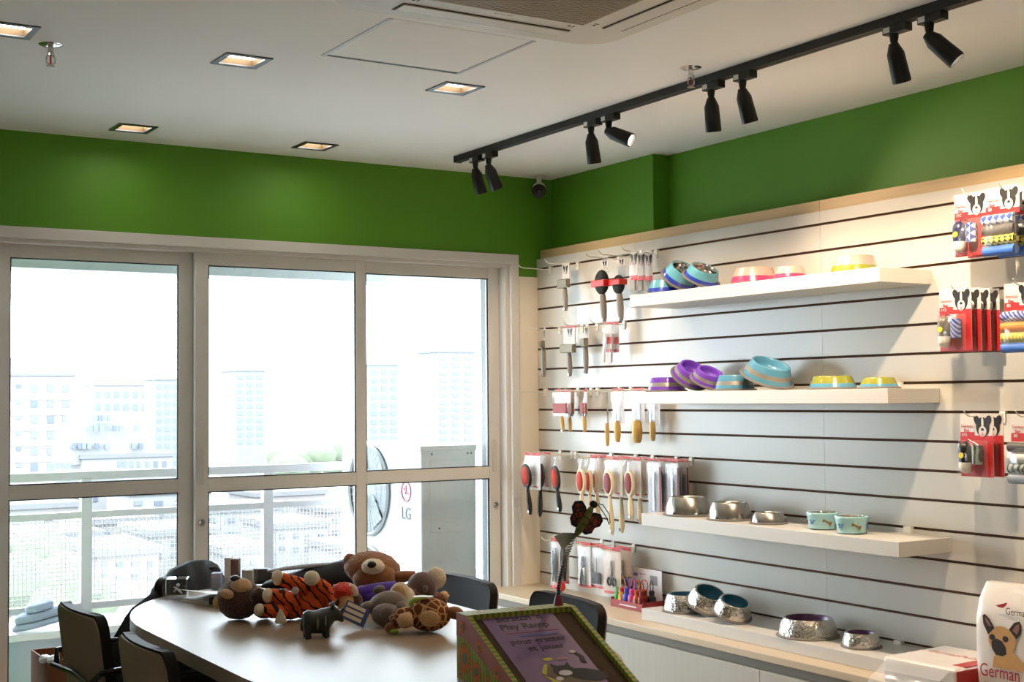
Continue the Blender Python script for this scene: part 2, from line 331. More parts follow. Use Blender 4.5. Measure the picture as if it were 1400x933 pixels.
for kk, (a, b, yt) in enumerate(((96, 205, 604), (104, 200, 580), (118, 178, 566))):
    p = hit(a, yt, 1, 200); q = hit(b, yt+24, 1, 200); MB().box(p.x-t.location.x, q.x-t.location.x, .6+kk*.7, 12+kk*.3, q.z-GZ-.5, p.z-GZ).build('terrace', CW[0], t)
for y, xs in ((568, (128, 134, 140, 147)), (582, (120, 128, 136, 154, 163, 184)), (606, (98, 106, 112, 119, 130, 143, 180, 190)), (631, (160, 168, 177, 187, 199, 210, 222)), (633, (76, 83, 91))):
    for x in xs: far_win(t, (x, y), (x+5.5, y+8), 200, WINM if x % 4 == 2 else WINP)
def tower(label, D, x0, x1, ytop, ybot, m, cols, rows, group=None):
    t, W, Hh = block('tower_block', label, D, x0, x1, ytop, m)
    for j in range(rows):
        for i in range(cols):
            xa = x0+(x1-x0)*(i+.2)/cols; ya = ytop+4+(ybot-ytop-4)*(j+.2)/rows
            far_win(t, (xa, ya), (xa+(x1-x0)*.6/cols, ya+(ybot-ytop)*.5/rows), D, WINP)
tower('pale tower with a window stack, seen between roofs through the middle pane', 420, 322, 362, 508, 610, CW[3], 3, 10)
tower('pale tower with long rows of windows above the condenser', 380, 598, 649, 482, 606, CW[3], 3, 12)
tower('wide faint tower behind the left end of the condenser', 460, 505, 545, 500, 606, CW[3], 3, 9)
tower('far slim tower rising behind the stepped terraces', 480, 212, 246, 520, 640, CW[3], 3, 10)
tower('far low slab above the stepped terraces', 520, 128, 204, 528, 566, CW[0], 6, 2)
rnd = random.Random(4)
for k in range(16):                  # low blocks down below, seen through the mesh
    D = 95+k*5.2; x0 = (k*173) % 620-40; wd = rnd.uniform(60, 120); yt = 655+120*(1-k/16.)+rnd.uniform(-8, 8)
    t, W, Hh = block('low_house_block', 'pale low city building far below the balcony', D, x0, x0+wd, yt, CW[k % 3], 10., 'low city buildings below the balcony')
    for j in range(2):
        for i in range(4):
            xa = x0+wd*(i+.25)/4; ya = yt+7+j*17; far_win(t, (xa, ya), (xa+wd*.1, ya+6), D, WINM if (i+j) % 2 else WINP)
LEAFM = mat('far_tree_green', (0.059, 0.071, 0.045), .95, var=.3, vscale=.6, bump=.5, bscale=1.)
for px, py, D, r in ((55, 800, 70, 2.6), (105, 805, 60, 2.2), (15, 790, 82, 3.2), (410, 625, 330, 7), (475, 628, 370, 7)):
    c = hit(px, py, 1, D); t = thing('street_tree', 'hazy green tree crown among the city roofs below', 'tree', (c.x, D, GZ), group='hazy trees among the city roofs')
    mb = MB(); h = c.z-GZ
    for k in range(7): mb.ell((rnd.uniform(-r, r)*.7, rnd.uniform(-r, r)*.5, h+rnd.uniform(-.5, .4)*r), (r*.6, r*.6, r*.5), 10, 7, jit=.08)
    mb.build('crown', LEAFM, t, True); MB().cyl((0, 0, 0), (0, 0, h), .4, .2).build('trunk', mat('bark_grey', '#8a7d6f', .9, var=.1), t)
# ================================================================== slatwall, shelves, counter
SLATM = mat('white_slat_laminate', '#cac6be', .28, var=.015, vscale=3)
GROOVE = mat('raw_mdf_brown', '#5a3b28', .9, var=.1, vscale=30)
WOODT = mat('pale_maple_edge', '#c9ab7d', .5, var=.12, vscale=14, stretch=(2, .3, 8))
SHELFM = mat('white_shelf_laminate', '#c8c4be', .35, var=.015, vscale=4)
Z1 = 2.0877; SEAM = -1.962; GH = .0048
sl = thing('slatwall', 'white slatwall display panel with brown grooves covering the right wall', 'display wall', (0, 0, .0))
MB().box(.010, .088, -3.92, -.001, .40, 2.135).build('backing_board', GROOVE, sl)
zs = [2.137] + [Z1-.1*i for i in range(17)]
for y0, y1 in ((SEAM+.0006, -.0005), (-3.92, SEAM-.0006)):
    for i in range(17):
        zt = zs[0] if i == 0 else zs[i]-GH; zb = zs[i+1]+GH
        MB().box(0, .0105, y0, y1, max(zb, .40), zt).build('slat', SLATM, sl)
for k, (y0, y1) in enumerate(((-1.945, -.012), (-3.92, -1.9465))):
    o = MB().box(.014, .178, y0 if k else -1.945, y1 if k else -.836, 2.137, 2.181).build('trim_2' if k == 0 else 'trim_3', WOODT, bevel=.001)
    if k == 0:
        o.data.clear_geometry(); b = MB().box(.014, .09, -.836, -.012, 2.137, 2.181).box(.014, .178, -1.945, -.836, 2.137, 2.181)
        o.data.from_pydata(b.v, [], b.f); o.data.update()
    struct(o)
CLIPM = mat('clip_white', '#e6e2da', .4, var=.02)
SH = [(-2.481, -1.104, 1.872, 'topmost'), (-2.507, -1.131, 1.468, 'second'), (-2.540, -1.165, .968, 'third'), (-2.486, -1.157, .578, 'lowest')]
SDESC = ['thick white wall shelf holding the pink bowls, topmost of four', 'thick white wall shelf holding the purple bowls, second from the top',
         'thick white wall shelf holding the plain steel bowls, third from the top', 'white shelf resting on the counter below the purple-lined steel bowls']
for (ya, yb, zt, nm), lab in zip(SH, SDESC):
    th = .05 if zt > .6 else .0455
    t = thing('wall_shelf', lab, 'shelf', (0, yb, zt-th))
    MB().box(-.25, -.0006, ya-yb, 0, 0, th).build('board', SHELFM, t, bevel=.0015)
    gz = min((Z1-.1*i for i in range(16)), key=lambda g: abs(g-zt-.012))-(zt-th)
    for yy in (-.12, ya-yb+.18):
        MB().box(-.012, .008, yy-.016, yy+.016, th if gz > th else gz-.01, max(gz+.004, th+.004)).build('bracket_clip', CLIPM, t, bevel=.001)
CT = .532
WTOP = mat('counter_maple_top', '#bfad94', .38, var=.07, vscale=10, stretch=(6, .4, 4))
CFRONT = mat('whitewashed_oak_front', '#aaa69c', .55, var=.08, vscale=9, stretch=(3, 5, .5), bump=.06, bscale=30)
o = MB().box(-.34, -.001, -4.2, -.007, CT-.026, CT).build('worktop', WTOP, bevel=.002); tag(o, 'long pale maple worktop running under the slatwall', 'worktop')
t = thing('base_cabinet', 'low whitewashed wooden cabinet with a grip recess under the long worktop', 'cabinet', (-.34, -4.2, 0))
MB().box(.035, .338, 0, 4.19, .08, CT-.0265).build('body', mat('cabinet_recess_grey', '#8d8578', .6, var=.05), t)
for ya, yb in ((0, .28), (.283, 1.255), (1.258, 2.238), (2.241, 3.218), (3.221, 4.19)): MB().box(.004, .024, ya, yb, .06, CT-.062).build('door', CFRONT, t, bevel=.001)
MB().box(.06, .33, .02, 4.17, 0, .08).build('plinth', GASKET, t)
MB().box(.0245, .0348, 0, 4.19, .1, CT-.07).build('front_liner', CFRONT, t)
# ================================================================== ceiling fixtures
BLK = mat('black_powder_coat', '#0d0d0e', .5, var=.1, vscale=40)
TRIMM = mat('dark_bronze_trim', '#3a3d42', .35, .6, var=.05); REFL = mat('bronze_reflector', '#54442f', .5, .0, var=.05)
LEDM = mat('lamp_panel_glow', (1, .93, .82), .5, emit=DOWN_E)
DLAB = ['square recessed downlight left of the ceiling hatch', 'square recessed downlight between the hatch and the track end', 'small square downlight above the left window pane', 'small square downlight above the middle window pane',
        'square recessed downlight beside the left sprinkler, cut by the photo edge'] + ['square recessed downlight further back in the room']*8
proto = None
for k, (x, y) in enumerate(DL):
    if proto is None:
        proto = d = thing('recessed_downlight', DLAB[0], 'downlight')
        tr = MB()
        for a in ((-.078, .078, -.078, -.058), (-.078, .078, .058, .078), (-.078, -.058, -.058, .058), (.058, .078, -.058, .058)): tr.box(*a, -.004, .001)
        tr.build('trim', TRIMM, d, bevel=.001)
        rf = MB(); h = .021; a = .0615; b = .056
        V = [(-a, -a, 0), (a, -a, 0), (a, a, 0), (-a, a, 0), (-b, -b, h), (b, -b, h), (b, b, h), (-b, b, h)]
        rf.add(V, [(0, 1, 5, 4), (1, 2, 6, 5), (2, 3, 7, 6), (3, 0, 4, 7)]); rf.build('reflector', REFL, d)
        MB().add([(-.056, -.056, h), (-.056, .056, h), (.056, .056, h), (.056, -.056, h)], [(0, 1, 2, 3)]).build('lamp_panel', LEDM, d)
        MB().box(-.075, .075, -.075, .075, h+.002, h+.02).box(-.075, -.0625, -.075, .075, .0005, h+.002).box(.0625, .075, -.075, .075, .0005, h+.002).box(-.0625, .0625, -.075, -.0625, .0005, h+.002).box(-.0625, .0625, .0625, .075, .0005, h+.002).build('housing', BLK, d)  # unseen closed box, added to stop the lamp panel leaking light upward
    else: d = copy_tree(proto)
    d['label'] = DLAB[k]; d['group'] = 'recessed ceiling downlights'; d.location = (x, y, CZ)
hp = thing('ceiling_hatch', 'white square access hatch panel in the ceiling beside the air conditioner', 'hatch', (-1.6535, -1.9425, CZ))
MB().box(-.236, .238, -.24, .222, .0, .012).build('panel', CEILM, hp)
for a, b in ((-.2512, -.2375), (.2395, .2512)): MB().box(a, b, -.242, .242, -.002, .014).build('edge_strip', mat('hatch_strip', '#c9ccd0', .5, var=.02), hp)
MB().box(-.2372, .2392, .2225, .2418, .0008, .03).build('hinge_gap', GASKET, hp); MB().box(-.25, .25, -.242, .242, .03, .04).build('cover', GASKET, hp)  # flush black strip stands in for the shade inside the open gap
# cassette air conditioner
ACP = mat('cassette_white_plastic', '#ded8cf', .45, var=.02, vscale=3); ACB = mat('cassette_grille_beige', '#b3a48e', .5, var=.04); ACDK = mat('cassette_slot_dark', '#4a3a2c', .7, var=.05)
k = thing('cassette_air_conditioner', 'white four-way cassette air conditioner with slotted grille on the ceiling', 'air conditioner', (-1.72, -2.775, CZ))
pb = MB(); pts = rrect(.95, .95, .11, 8); P2 = [(x*.955, y*.955) for x, y in pts]; n = len(pts)
pb.add([(x, y, 0) for x, y in pts]+[(x, y, -.012) for x, y in pts]+[(x, y, -.034) for x, y in P2], [(i, (i+1) % n, n+(i+1) % n, n+i) for i in range(n)]+[(n+i, n+(i+1) % n, 2*n+(i+1) % n, 2*n+i) for i in range(n)]+[tuple(range(2*n, 3*n))])
o = pb.build('panel', ACP, k, True)
MB().box(-.262, .262, -.262, .262, -.0358, -.0342).build('grille_well', ACDK, k)
fr = MB()
for a in ((-.275, .275, .262, .275), (-.275, .275, -.275, -.262), (-.275, -.262, -.262, .262), (.262, .275, -.262, .262)): fr.box(*a, -.040, -.0342)
fr.build('grille_frame', ACP, k, bevel=.001)
gr = MB(); y = -.258
while y < .256: gr.box(-.262, .262, y, y+.0065, -.040, -.0362); y += .0125
for x in (-.13, 0, .13): gr.box(x-.003, x+.003, -.262, .262, -.0385, -.0362)
o = gr.build('grille', ACB, k); o['kind'] = 'stuff'
for q in range(4):
    M = Matrix.Rotation(q*PI/2, 4, 'Z')
    MB().box(-.27, .27, .335, .405, -.0358, -.0342, 0, M).build('air_slot', ACDK, k)
    MB().box(-.266, .266, .338, .394, -.0395, -.036, 0, M).build('louver', ACP, k, bevel=.0015)
    for x in (-.25, .25): MB().box(x-.012, x-.004, .295, .303, -.0352, -.0342, 0, M).box(x+.004, x+.007, .292, .306, -.0352, -.0342, 0, M).build('latch_mark', ACDK, k)
flipM = Matrix.Translation((.0, .305, -.0347)) @ Matrix.Rotation(PI, 4, 'Y') @ Matrix.Rotation(PI, 4, 'Z')
text('LG', .03, mat('cassette_logo_grey', '#9a948c', .4, var=.02), k, Matrix.Translation((.03, .298, -.0347)) @ Matrix.Rotation(PI, 4, 'X') , depth=.0006)
MB().lathe([(.009, 0), (.012, 0), (.012, .0008), (.009, .0008)], 18, 0, Matrix.Translation((.0, .288, -.0352))).build('round_emblem', MATS['cassette_logo_grey'], k)
# sprinklers
CHR = mat('chrome', '#cfcfd2', .12, 1.0, var=.03); REDG = mat('sprinkler_bulb_red', '#a3202a', .2, var=.05)
for (x, y), lab in (((-2.672, -1.41), 'chrome ceiling sprinkler beside the leftmost downlight'), ((-.775, -2.16), 'chrome ceiling sprinkler next to the black lighting track')):
    s = thing('ceiling_sprinkler', lab, 'sprinkler', (x, y, CZ), group='ceiling sprinklers')
    MB().lathe([(0, -.008), (.012, -.008), (.028, -.004), (.036, 0)], 24, 0).build('escutcheon', CHR, s, True)
    MB().lathe([(.009, -.004), (.009, -.024), (.011, -.026), (.011, -.034), (0, -.034)], 16, 0).build('body', CHR, s, True, angle=30)
    for sg in (-1, 1): MB().tube([(sg*.008, 0, -.032), (sg*.014, 0, -.042), (sg*.012, 0, -.056), (0, 0, -.064)], .0025, 6).build('frame_arm', CHR, s, True)
    MB().cyl((0, 0, -.034), (0, 0, -.062), .003, n=8).build('glass_bulb', REDG, s, True)
    MB().lathe([(0, -.064), (.013, -.065), (.013, -.067), (0, -.067)], 14).build('deflector', CHR, s)
# security camera
s = thing('security_camera', 'small white bullet security camera with black face in the ceiling corner', 'security camera', (-.045, -.10, CZ))
CAMW = mat('camera_white', '#d8d5cc', .4, var=.02)
MB().lathe([(0, 0), (.032, 0), (.030, -.008), (.012, -.012), (.011, -.045), (0, -.045)][::1], 20).build('mount', CAMW, s, True)
cm = Matrix.Translation((0, 0, -.072)) @ Vector((-.5, -.72, -.35)).to_track_quat('Z', 'Y').to_matrix().to_4x4()
MB().lathe([(0, -.035), (.022, -.033), (.034, -.02), (.034, .03), (.030, .03)], 22, 0, cm).build('housing', CAMW, s, True)
MB().lathe([(0, .028), (.034, .026), (.036, .034), (.030, .038), (0, .036)], 22, 0, cm).build('face', BLK, s, True)
MB().lathe([(0, .042), (.010, .040), (.012, .036)], 14, 0, cm).build('lens', mat('lens_glass_dark', '#0a0c12', .05, coat=1., var=.05), s, True)
# lighting track and spot heads
tx = -.65
tk = thing('lighting_track', 'long black ceiling lighting track carrying eight spotlights', 'track', (tx, 0, CZ))
tb = MB().box(-.0175, .0175, -4.2, -.365, -.028, 0); tb.build('rail', BLK, tk, bevel=.001)
MB().box(-.019, .019, -.366, -.352, -.030, 0).build('end_cap', BLK, tk, bevel=.002)
MB().box(-.006, .006, -4.19, -.37, -.0286, -.028).build('conductor_slot', mat('slot_black', '#050506', .6, var=.05), tk)
HL = ['first spotlight from the window end of the track, angled right', 'second spotlight from the window end of the track', 'third spotlight from the window end, hanging straight down', 'black spotlight in the middle of the track, tilted up with its lit lens showing',
      'fifth spotlight from the window end, hanging straight beside the chrome sprinkler', 'sixth spotlight from the window end, right of the chrome sprinkler', 'black spotlight near the right photo edge, pointing steeply down', 'last visible spotlight on the right, tilted sideways with a glowing rim']
HD = [(-.517, (.30, .0, -.95), .6, 124), (-.631, (.42, .0, -.90), .5, 124), (-1.404, (.18, .06, -.98), 1.4, 128), (-1.52, (.44, -.80, -.42), .8, 76),
      (-2.115, (.16, .10, -.98), 1.5, 128), (-2.274, (.30, .0, -.95), 1.3, 124), (-2.926, (.34, .05, -.94), 3.2, 124), (-3.055, (.42, -.55, -.72), 1.3, 90)]
LENSM = mat('spot_lens_glow', (1, .86, .66), .3, emit=14.)
STICK = mat('white_sticker', '#d6d6d2', .6, var=.02)
for (y, d, e, cone), lab in zip(HD, HL):
    h = thing('track_spotlight', lab, 'spotlight', (tx, y, CZ-.0285), group='spotlights on the lighting track')
    MB().box(-.016, .016, -.055, .03, -.024, 0).build('adapter', BLK, h, bevel=.002)
    MB().box(-.0168, -.016, .002, .026, -.020, -.004).build('sticker', STICK, h)
    MB().lathe([(.014, -.022), (.012, -.04), (.007, -.066), (0, -.066)], 14).build('stem', BLK, h, True)
    q = Vector(d).normalized(); M = Matrix.Translation((0, 0, -.062)) @ q.to_track_quat('Z', 'Y').to_matrix().to_4x4()
    MB().lathe([(0, -.012), (.013, -.012), (.025, .018), (.0275, .10), (.0255, .104), (.0235, .104), (.022, .088)], 24, 0, M).build('body', BLK, h, True, angle=30)
    MB().lathe([(0, .094), (.021, .094), (.022, .09)], 20, 0, M).build('lens', LENSM, h, True)
    ld = bpy.data.lights.new('spot_lamp', 'SPOT'); ld.energy = SPOT_W*e; ld.color = (1, .77, .53); ld.spot_size = math.radians(cone); ld.spot_blend = .7; ld.shadow_soft_size = .018
    lo = bpy.data.objects.new('spot_lamp', ld); COL.objects.link(lo); lo.parent = h
    lo.matrix_local = Matrix.Translation(Vector((0, 0, -.062))+q*.112) @ q.to_track_quat('-Z', 'Y').to_matrix().to_4x4()
# ================================================================== feeding bowls
STEEL = mat('brushed_steel', '#a9a49c', .27, .95, var=.05, vscale=30); STEELP = mat('polished_steel', '#d0ccc6', .09, 1., var=.03); HAMM = mat('hammered_steel', '#cfc9c0', .12, 1., bump=.55, bscale=90, var=.03)
RUB = mat('grey_rubber_ring', '#6f6a68', .7, var=.05)
def glossy(n, c): return mat(n, c, .22, coat=.5, var=.02)
SKYB = glossy('bowl_sky_blue', '#62a5ba'); NAVY = glossy('bowl_navy', '#2b3fae'); PINKL = glossy('bowl_pale_pink', '#cfa196'); PINKD = glossy('bowl_magenta', '#c53a68'); LIME = glossy('bowl_lime', '#8d8f30')
PURP = glossy('bowl_purple', '#7846c0'); BLUEM = glossy('bowl_mid_blue', '#5794b2'); TEALD = mat('bowl_teal_lining', '#1f6480', .35, var=.03); PLUM = mat('bowl_plum_lining', '#5d3560', .3, var=.03); MINT = glossy('bowl_mint', '#9cc9cc'); DARKB = mat('bowl_underside_dark', '#1b1a2e', .6, var=.05); BONE = mat('bone_print_brown', '#7a5a2c', .6, var=.05); PAW = mat('paw_print_blue', '#41688f', .6, var=.05)
def bowl(name, label, loc, R, h, bands, inner, ring=RUB, tilt=0., top=.76, bulge=.0, group=None, prints=False, ringw=.004):
    """bands: [(fraction of height, material), ...] from the base upward"""
    t = thing(name, label, 'bowl', loc, (tilt, 0, 0), group)
    if tilt: t.location.z += R*1.06*math.sin(tilt)
    rad = lambda q: R*(.97+(top-.97)*(q**1.15)) + bulge*R*math.sin(PI*q)
    if ring is not None:
        MB().lathe([(R*.90, .001), (R*1.05, 0), (R*1.07, .002), (R*1.05, .005), (rad(.07), .007)], 40).build('base_ring', ring, t, True)
    q0 = .05
    for i, (q1, m) in enumerate(bands):
        pr = [(rad(q0+(q1-q0)*k/6), h*(q0+(q1-q0)*k/6)) for k in range(7)]
        last = i == len(bands)-1
        if last: rt = rad(1.0); pr += [(rt-.001, h+.0015), (rt-.004, h+.0025), (rt-.008, h+.0015)]
        MB().lathe(pr, 40).build('steel_band' if m in (STEEL, STEELP, MATS.get('satin_band')) and len(bands) > 2 else 'outer_wall', m, t, True, angle=50); q0 = q1
    rt = rad(1.0)-.008; d = h*.62
    MB().lathe([(rt+.0005, h+.0015), (rt-.004, h-.004), (rt*.93, h-d*.45), (rt*.80, h-d*.85), (rt*.6, h-d), (0, h-d)], 40).build('inner_bowl', inner, t, True, angle=60)
    MB().lathe([(0, .004), (R*.93, .004), (R*.88, .0015)], 40).build('underside', DARKB, t)
    if prints:
        for k in range(6):
            a = 2*PI*k/6-.50; rr = rad(.5)+.0006; M = Matrix.Rotation(a, 4, 'Z') @ Matrix.Translation((0, -rr, h*.5)) @ Matrix.Rotation(-.12, 4, 'X')
            p = MB()
            if k % 2 == 0:
                Mr = M @ FX @ Matrix.Rotation(-.5, 4, 'Z'); p.box(-.012, .012, -.003, .003, 0, .0012, 0, Mr)
                for sx in (-.013, .013):
                    for sy in (-.003, .003): p.prism(oval(sx, sy, .0045, .0042, 10), 0, .0012, 0, Mr)
                p.build('bone_print', BONE, t)
            else:
                Mr = M @ FX; p.prism(oval(0, -.004, .008, .0065, 12), 0, .0012, 0, Mr)
                for sx, sy in ((-.009, .004), (-.003, .008), (.004, .008), (.010, .004)): p.prism(oval(sx, sy, .003, .0035, 8), 0, .0012, 0, Mr)
                p.build('paw_print', PAW, t)
    return t
def ypx(px, X=-.14, py=500): return hit(px, py, 0, X).y
s1, s2, s3, s4 = [s[2]+.0005 for s in SH]
G1 = 'bowls on the topmost shelf'; G2 = 'bowls on the second shelf'; G3 = 'bowls on the third shelf'; G4 = 'bowls on the lowest shelf'
b_sky = [(.42, NAVY), (1., SKYB)]
bowl('pet_bowl', 'flat-standing sky blue and navy bowl at the left end of the top shelf', (-.15, ypx(912, -.15), s1), .080, .055, b_sky, STEELP, group=G1)
bowl('pet_bowl', 'blue steel-lined bowl leaning on the flat blue bowl, top shelf', (-.14, ypx(930, -.14), s1), .078, .055, b_sky, STEELP, tilt=.72, group=G1)
bowl('pet_bowl', 'front tilted blue steel-lined bowl, nearest the pink bowls', (-.15, ypx(960, -.15), s1), .076, .050, b_sky, STEELP, tilt=.55, group=G1)
bowl('pet_bowl', 'larger pink bowl with magenta base on the top shelf', (-.13, ypx(1033, -.13), s1), .094, .062, [(.48, PINKD), (1., PINKL)], PINKL, ring=RUB, group=G1)
bowl('pet_bowl', 'smaller pink bowl with magenta base on the top shelf', (-.14, ypx(1082, -.14), s1), .064, .048, [(.48, PINKD), (1., PINKL)], PINKL, group=G1)
bowl('pet_bowl', 'pink and lime green bowl at the right end of the top shelf', (-.12, ypx(1171, -.12), s1), .087, .060, [(.45, LIME), (1., PINKL)], PINKL, group=G1)
BANDS = mat('satin_band', '#a39d95', .35, .5, var=.04); b_pur = [(.36, PURP), (.64, BANDS), (1., PURP)]; b_blu = [(.36, BLUEM), (.62, BANDS), (1., BLUEM)]
bowl('pet_bowl', 'purple bowl with steel band standing flat at the left end of its shelf', (-.15, ypx(911, -.15), s2), .082, .056, b_pur, PURP, group=G2)
bowl('pet_bowl', 'purple bowl propped up against the flat purple bowl', (-.14, ypx(941, -.14), s2), .076, .052, b_pur, PURP, tilt=.70, group=G2)
bowl('pet_bowl', 'small purple bowl tilted in front of the blue bowls', (-.155, ypx(966, -.155), s2), .068, .048, b_pur, PURP, tilt=.52, group=G2)
bowl('pet_bowl', 'blue bowl with steel band standing flat beside the purple bowls', (-.15, ypx(1004, -.15), s2), .080, .058, b_blu, BLUEM, group=G2)
bowl('pet_bowl', 'large blue bowl tilted up on the flat blue bowl', (-.14, ypx(1048, -.14), s2), .098, .062, b_blu, BLUEM, tilt=.42, group=G2)
bowl('pet_bowl', 'larger lime green and blue bowl on the second shelf', (-.13, ypx(1138, -.13), s2), .088, .045, [(.45, BLUEM), (1., LIME)], LIME, group=G2)
bowl('pet_bowl', 'smaller lime green and blue bowl near the shelf end', (-.12, ypx(1201, -.12), s2), .070, .036, [(.45, BLUEM), (1., LIME)], LIME, group=G2)
bowl('steel_bowl', 'largest plain steel bowl at the left end of the third shelf', (-.15, ypx(938, -.15), s3), .096, .072, [(.12, STEEL), (.2, STEELP), (1., STEEL)], STEEL, bulge=.05, top=.78, group=G3)
bowl('steel_bowl', 'medium plain steel bowl, second on the third shelf', (-.15, ypx(995, -.15), s3), .086, .066, [(.12, STEEL), (.2, STEELP), (1., STEEL)], STEEL, bulge=.05, top=.80, group=G3)
bowl('steel_bowl', 'small shallow steel bowl beside the mint bowls', (-.14, ypx(1047, -.14), s3), .068, .040, [(1., STEEL)], STEEL, bulge=.04, group=G3)
bowl('mint_bowl', 'left mint bowl printed with bones and paws', (-.13, ypx(1121, -.13), s3), .050, .058, [(1., MINT)], STEELP, ring=None, top=1.18, group=G3, prints=True)
bowl('mint_bowl', 'right mint bowl printed with bones and paws', (-.16, ypx(1160, -.16), s3), .050, .058, [(1., MINT)], STEELP, ring=None, top=1.18, group=G3, prints=True)
bowl('steel_bowl', 'teal-lined hammered steel bowl standing flat on the lowest shelf', (-.15, ypx(931, -.15), s4), .086, .068, [(1., HAMM)], TEALD, top=.80, bulge=.04, group=G4)
bowl('steel_bowl', 'teal-lined steel bowl leaning on the flat teal-lined bowl', (-.14, ypx(963, -.13), s4), .080, .060, [(1., HAMM)], TEALD, top=.80, bulge=.04, tilt=.46, group=G4)
bowl('steel_bowl', 'front tilted teal-lined steel bowl, smallest of the three', (-.17, ypx(995, -.17), s4), .074, .056, [(1., HAMM)], TEALD, top=.80, bulge=.04, tilt=.38, group=G4)
bowl('steel_bowl', 'large plum-lined hammered steel bowl on the lowest shelf', (-.14, ypx(1098, -.14), s4), .108, .064, [(1., HAMM)], PLUM, top=.82, bulge=.04, group=G4)
bowl('steel_bowl', 'small plum-lined hammered steel bowl on the lowest shelf', (-.14, ypx(1170, -.14), s4), .066, .048, [(1., HAMM)], PLUM, top=.84, bulge=.04, group=G4)
# ================================================================== hooks and hanging goods
HOOKM = mat('hook_white_wire', '#e4dfd4', .35, var=.02); CARDW = mat('card_white', '#d2ccc8', .5, var=.03); CARDB = mat('card_beige_back', '#cdb9a6', .7, var=.06); REDC = mat('card_red', '#c0282a', .45, var=.06); REDD = mat('card_dark_red', '#8e1d1f', .5, var=.06)
PRINTB = mat('print_black', '#1d1a1c', .5, var=.1); PRINTG = mat('print_grey', '#8d8a8c', .5, var=.05); TONGUE = mat('print_tongue_pink', '#d98a92', .5, var=.05)
GREYH = mat('handle_warm_grey', '#8c857d', .45, var=.04); BLKB = mat('bristle_black', '#131213', .75, var=.15, bump=.6, bscale=400); REDS = mat('sleeve_red', '#d2261f', .35, coat=.3, var=.04)
WOODH = mat('handle_yellow_wood', '#d2a95f', .45, var=.12, vscale=25, stretch=(5, 5, .6)); PALEW = mat('handle_pale_beech', '#e0cfae', .45, var=.06, vscale=20, stretch=(5, 5, .6)); BLKH = mat('handle_black_rubber', '#1c1b1d', .45, var=.08)
PADR = mat('cushion_red', '#c8351f', .55, var=.1, bump=.4, bscale=500); PADM = mat('cushion_mauve', '#8d3a44', .55, var=.1, bump=.4, bscale=500); PADP = mat('pin_pad_rose', '#b5696a', .6, var=.12, bump=.5, bscale=500)
BAGC = clear_mat('clear_plastic', (.97, .97, .98), .07, .16, fres=False, milk=.05); TOOLS = mat('tool_steel', '#b4b6ba', .25, 1., var=.05); SLV = mat('slicker_plate_silver', '#8a806f', .35, .6, var=.1, bump=.3, bscale=500)
ITM = {}
def card(t, w, h, m=CARDW, z=.014, x=0., y=0., name='card', th=.0014):
    return MB().box(x-w/2, x+w/2, y-th/2, y+th/2, z-h, z).build(name, m, t)
def strip(t, w, z0, z1, m, x=0., y=-.0012, name='printed_strip'): return MB().box(x-w/2, x+w/2, y-.0006, y, z1, z0).build(name, m, t)
def bag(t, w, h, z=.0, x=0., dep=.02, y=-.012):
    n = 6; mb = MB(); vs = []; 
    for j in range(n+1):
        for i in range(n+1):
            u, v = i/n*2-1, j/n; vs.append((x+u*w/2, y-dep*.5*(1-u*u)*math.sin(PI*v)+random.uniform(-.002, .002), z-h*v))
    mb.add(vs, [(j*(n+1)+i, j*(n+1)+i+1, (j+1)*(n+1)+i+1, (j+1)*(n+1)+i) for j in range(n) for i in range(n)]); return mb.build('plastic_bag', BAGC, t, True, angle=180)
def handle(t, z0, z1, r, m, x0=0., x1=0., y=-.008, hole=True, name='handle'):
    k = 8; pts = [(x0+(x1-x0)*i/k, y, z0+(z1-z0)*i/k) for i in range(k+1)]; rs = [r*(.62+.38*math.sin(PI*min(1, .15+.8*i/k))) for i in range(k)]+[r*.55]
    MB().tube(pts, rs, 10).build(name, m, t, True)
    if hole: MB().lathe([(.0022, 0), (.0052, 0), (.0052, .002), (.0022, .002)], 10, 0, Matrix.Translation((x0+(x1-x0)*.93, y-r*.72, z0+(z1-z0)*.93)) @ FX).build('eyelet', TOOLS, t)
def dogface(t, x, z, s, y=-.0022):
    L = [(oval(0, 0, .50, .62, 18), PRINTB), (oval(-.42, .42, .22, .34, 12, .5), PRINTB), (oval(.42, .42, .22, .34, 12, -.5), PRINTB), (oval(0, .25, .09, .40, 12), CARDW), (oval(0, -.28, .30, .34, 14), CARDW), (oval(0, -.16, .12, .09, 10), PRINTB), (oval(0, -.50, .10, .16, 10), TONGUE)]
    for m in (PRINTB, CARDW, TONGUE):
        mb = MB()
        for i, (o, mm) in enumerate(L):
            if mm is m: mb.prism([(p[0]*s, p[1]*s) for p in o], .0001*i, .0001*i+.0003, 0, Matrix.Translation((x, y, z)) @ FX)
        mb.build('dog_picture', m, t)
def slicker(t, w=.085, top=.065, hh=.042, end=.215, hm=GREYH, plate=SLV, white=True, hr=.013, side=0.):
    card(t, w*.72, top+.014, CARDW if white else CARDB)
    if white: dogface(t, 0, -.022, .030)
    MB().box(-w/2, w/2, -.022, -.004, -top-hh, -top).build('slicker_head', plate, t, bevel=.003)
    MB().box(-w/2+.004, w/2-.004, -.026, -.022, -top-hh+.004, -top-.004).build('pin_pad', SLV if plate is SLV else PADP, t)
    handle(t, -top-hh+.004, -end, hr, hm, 0, .008)
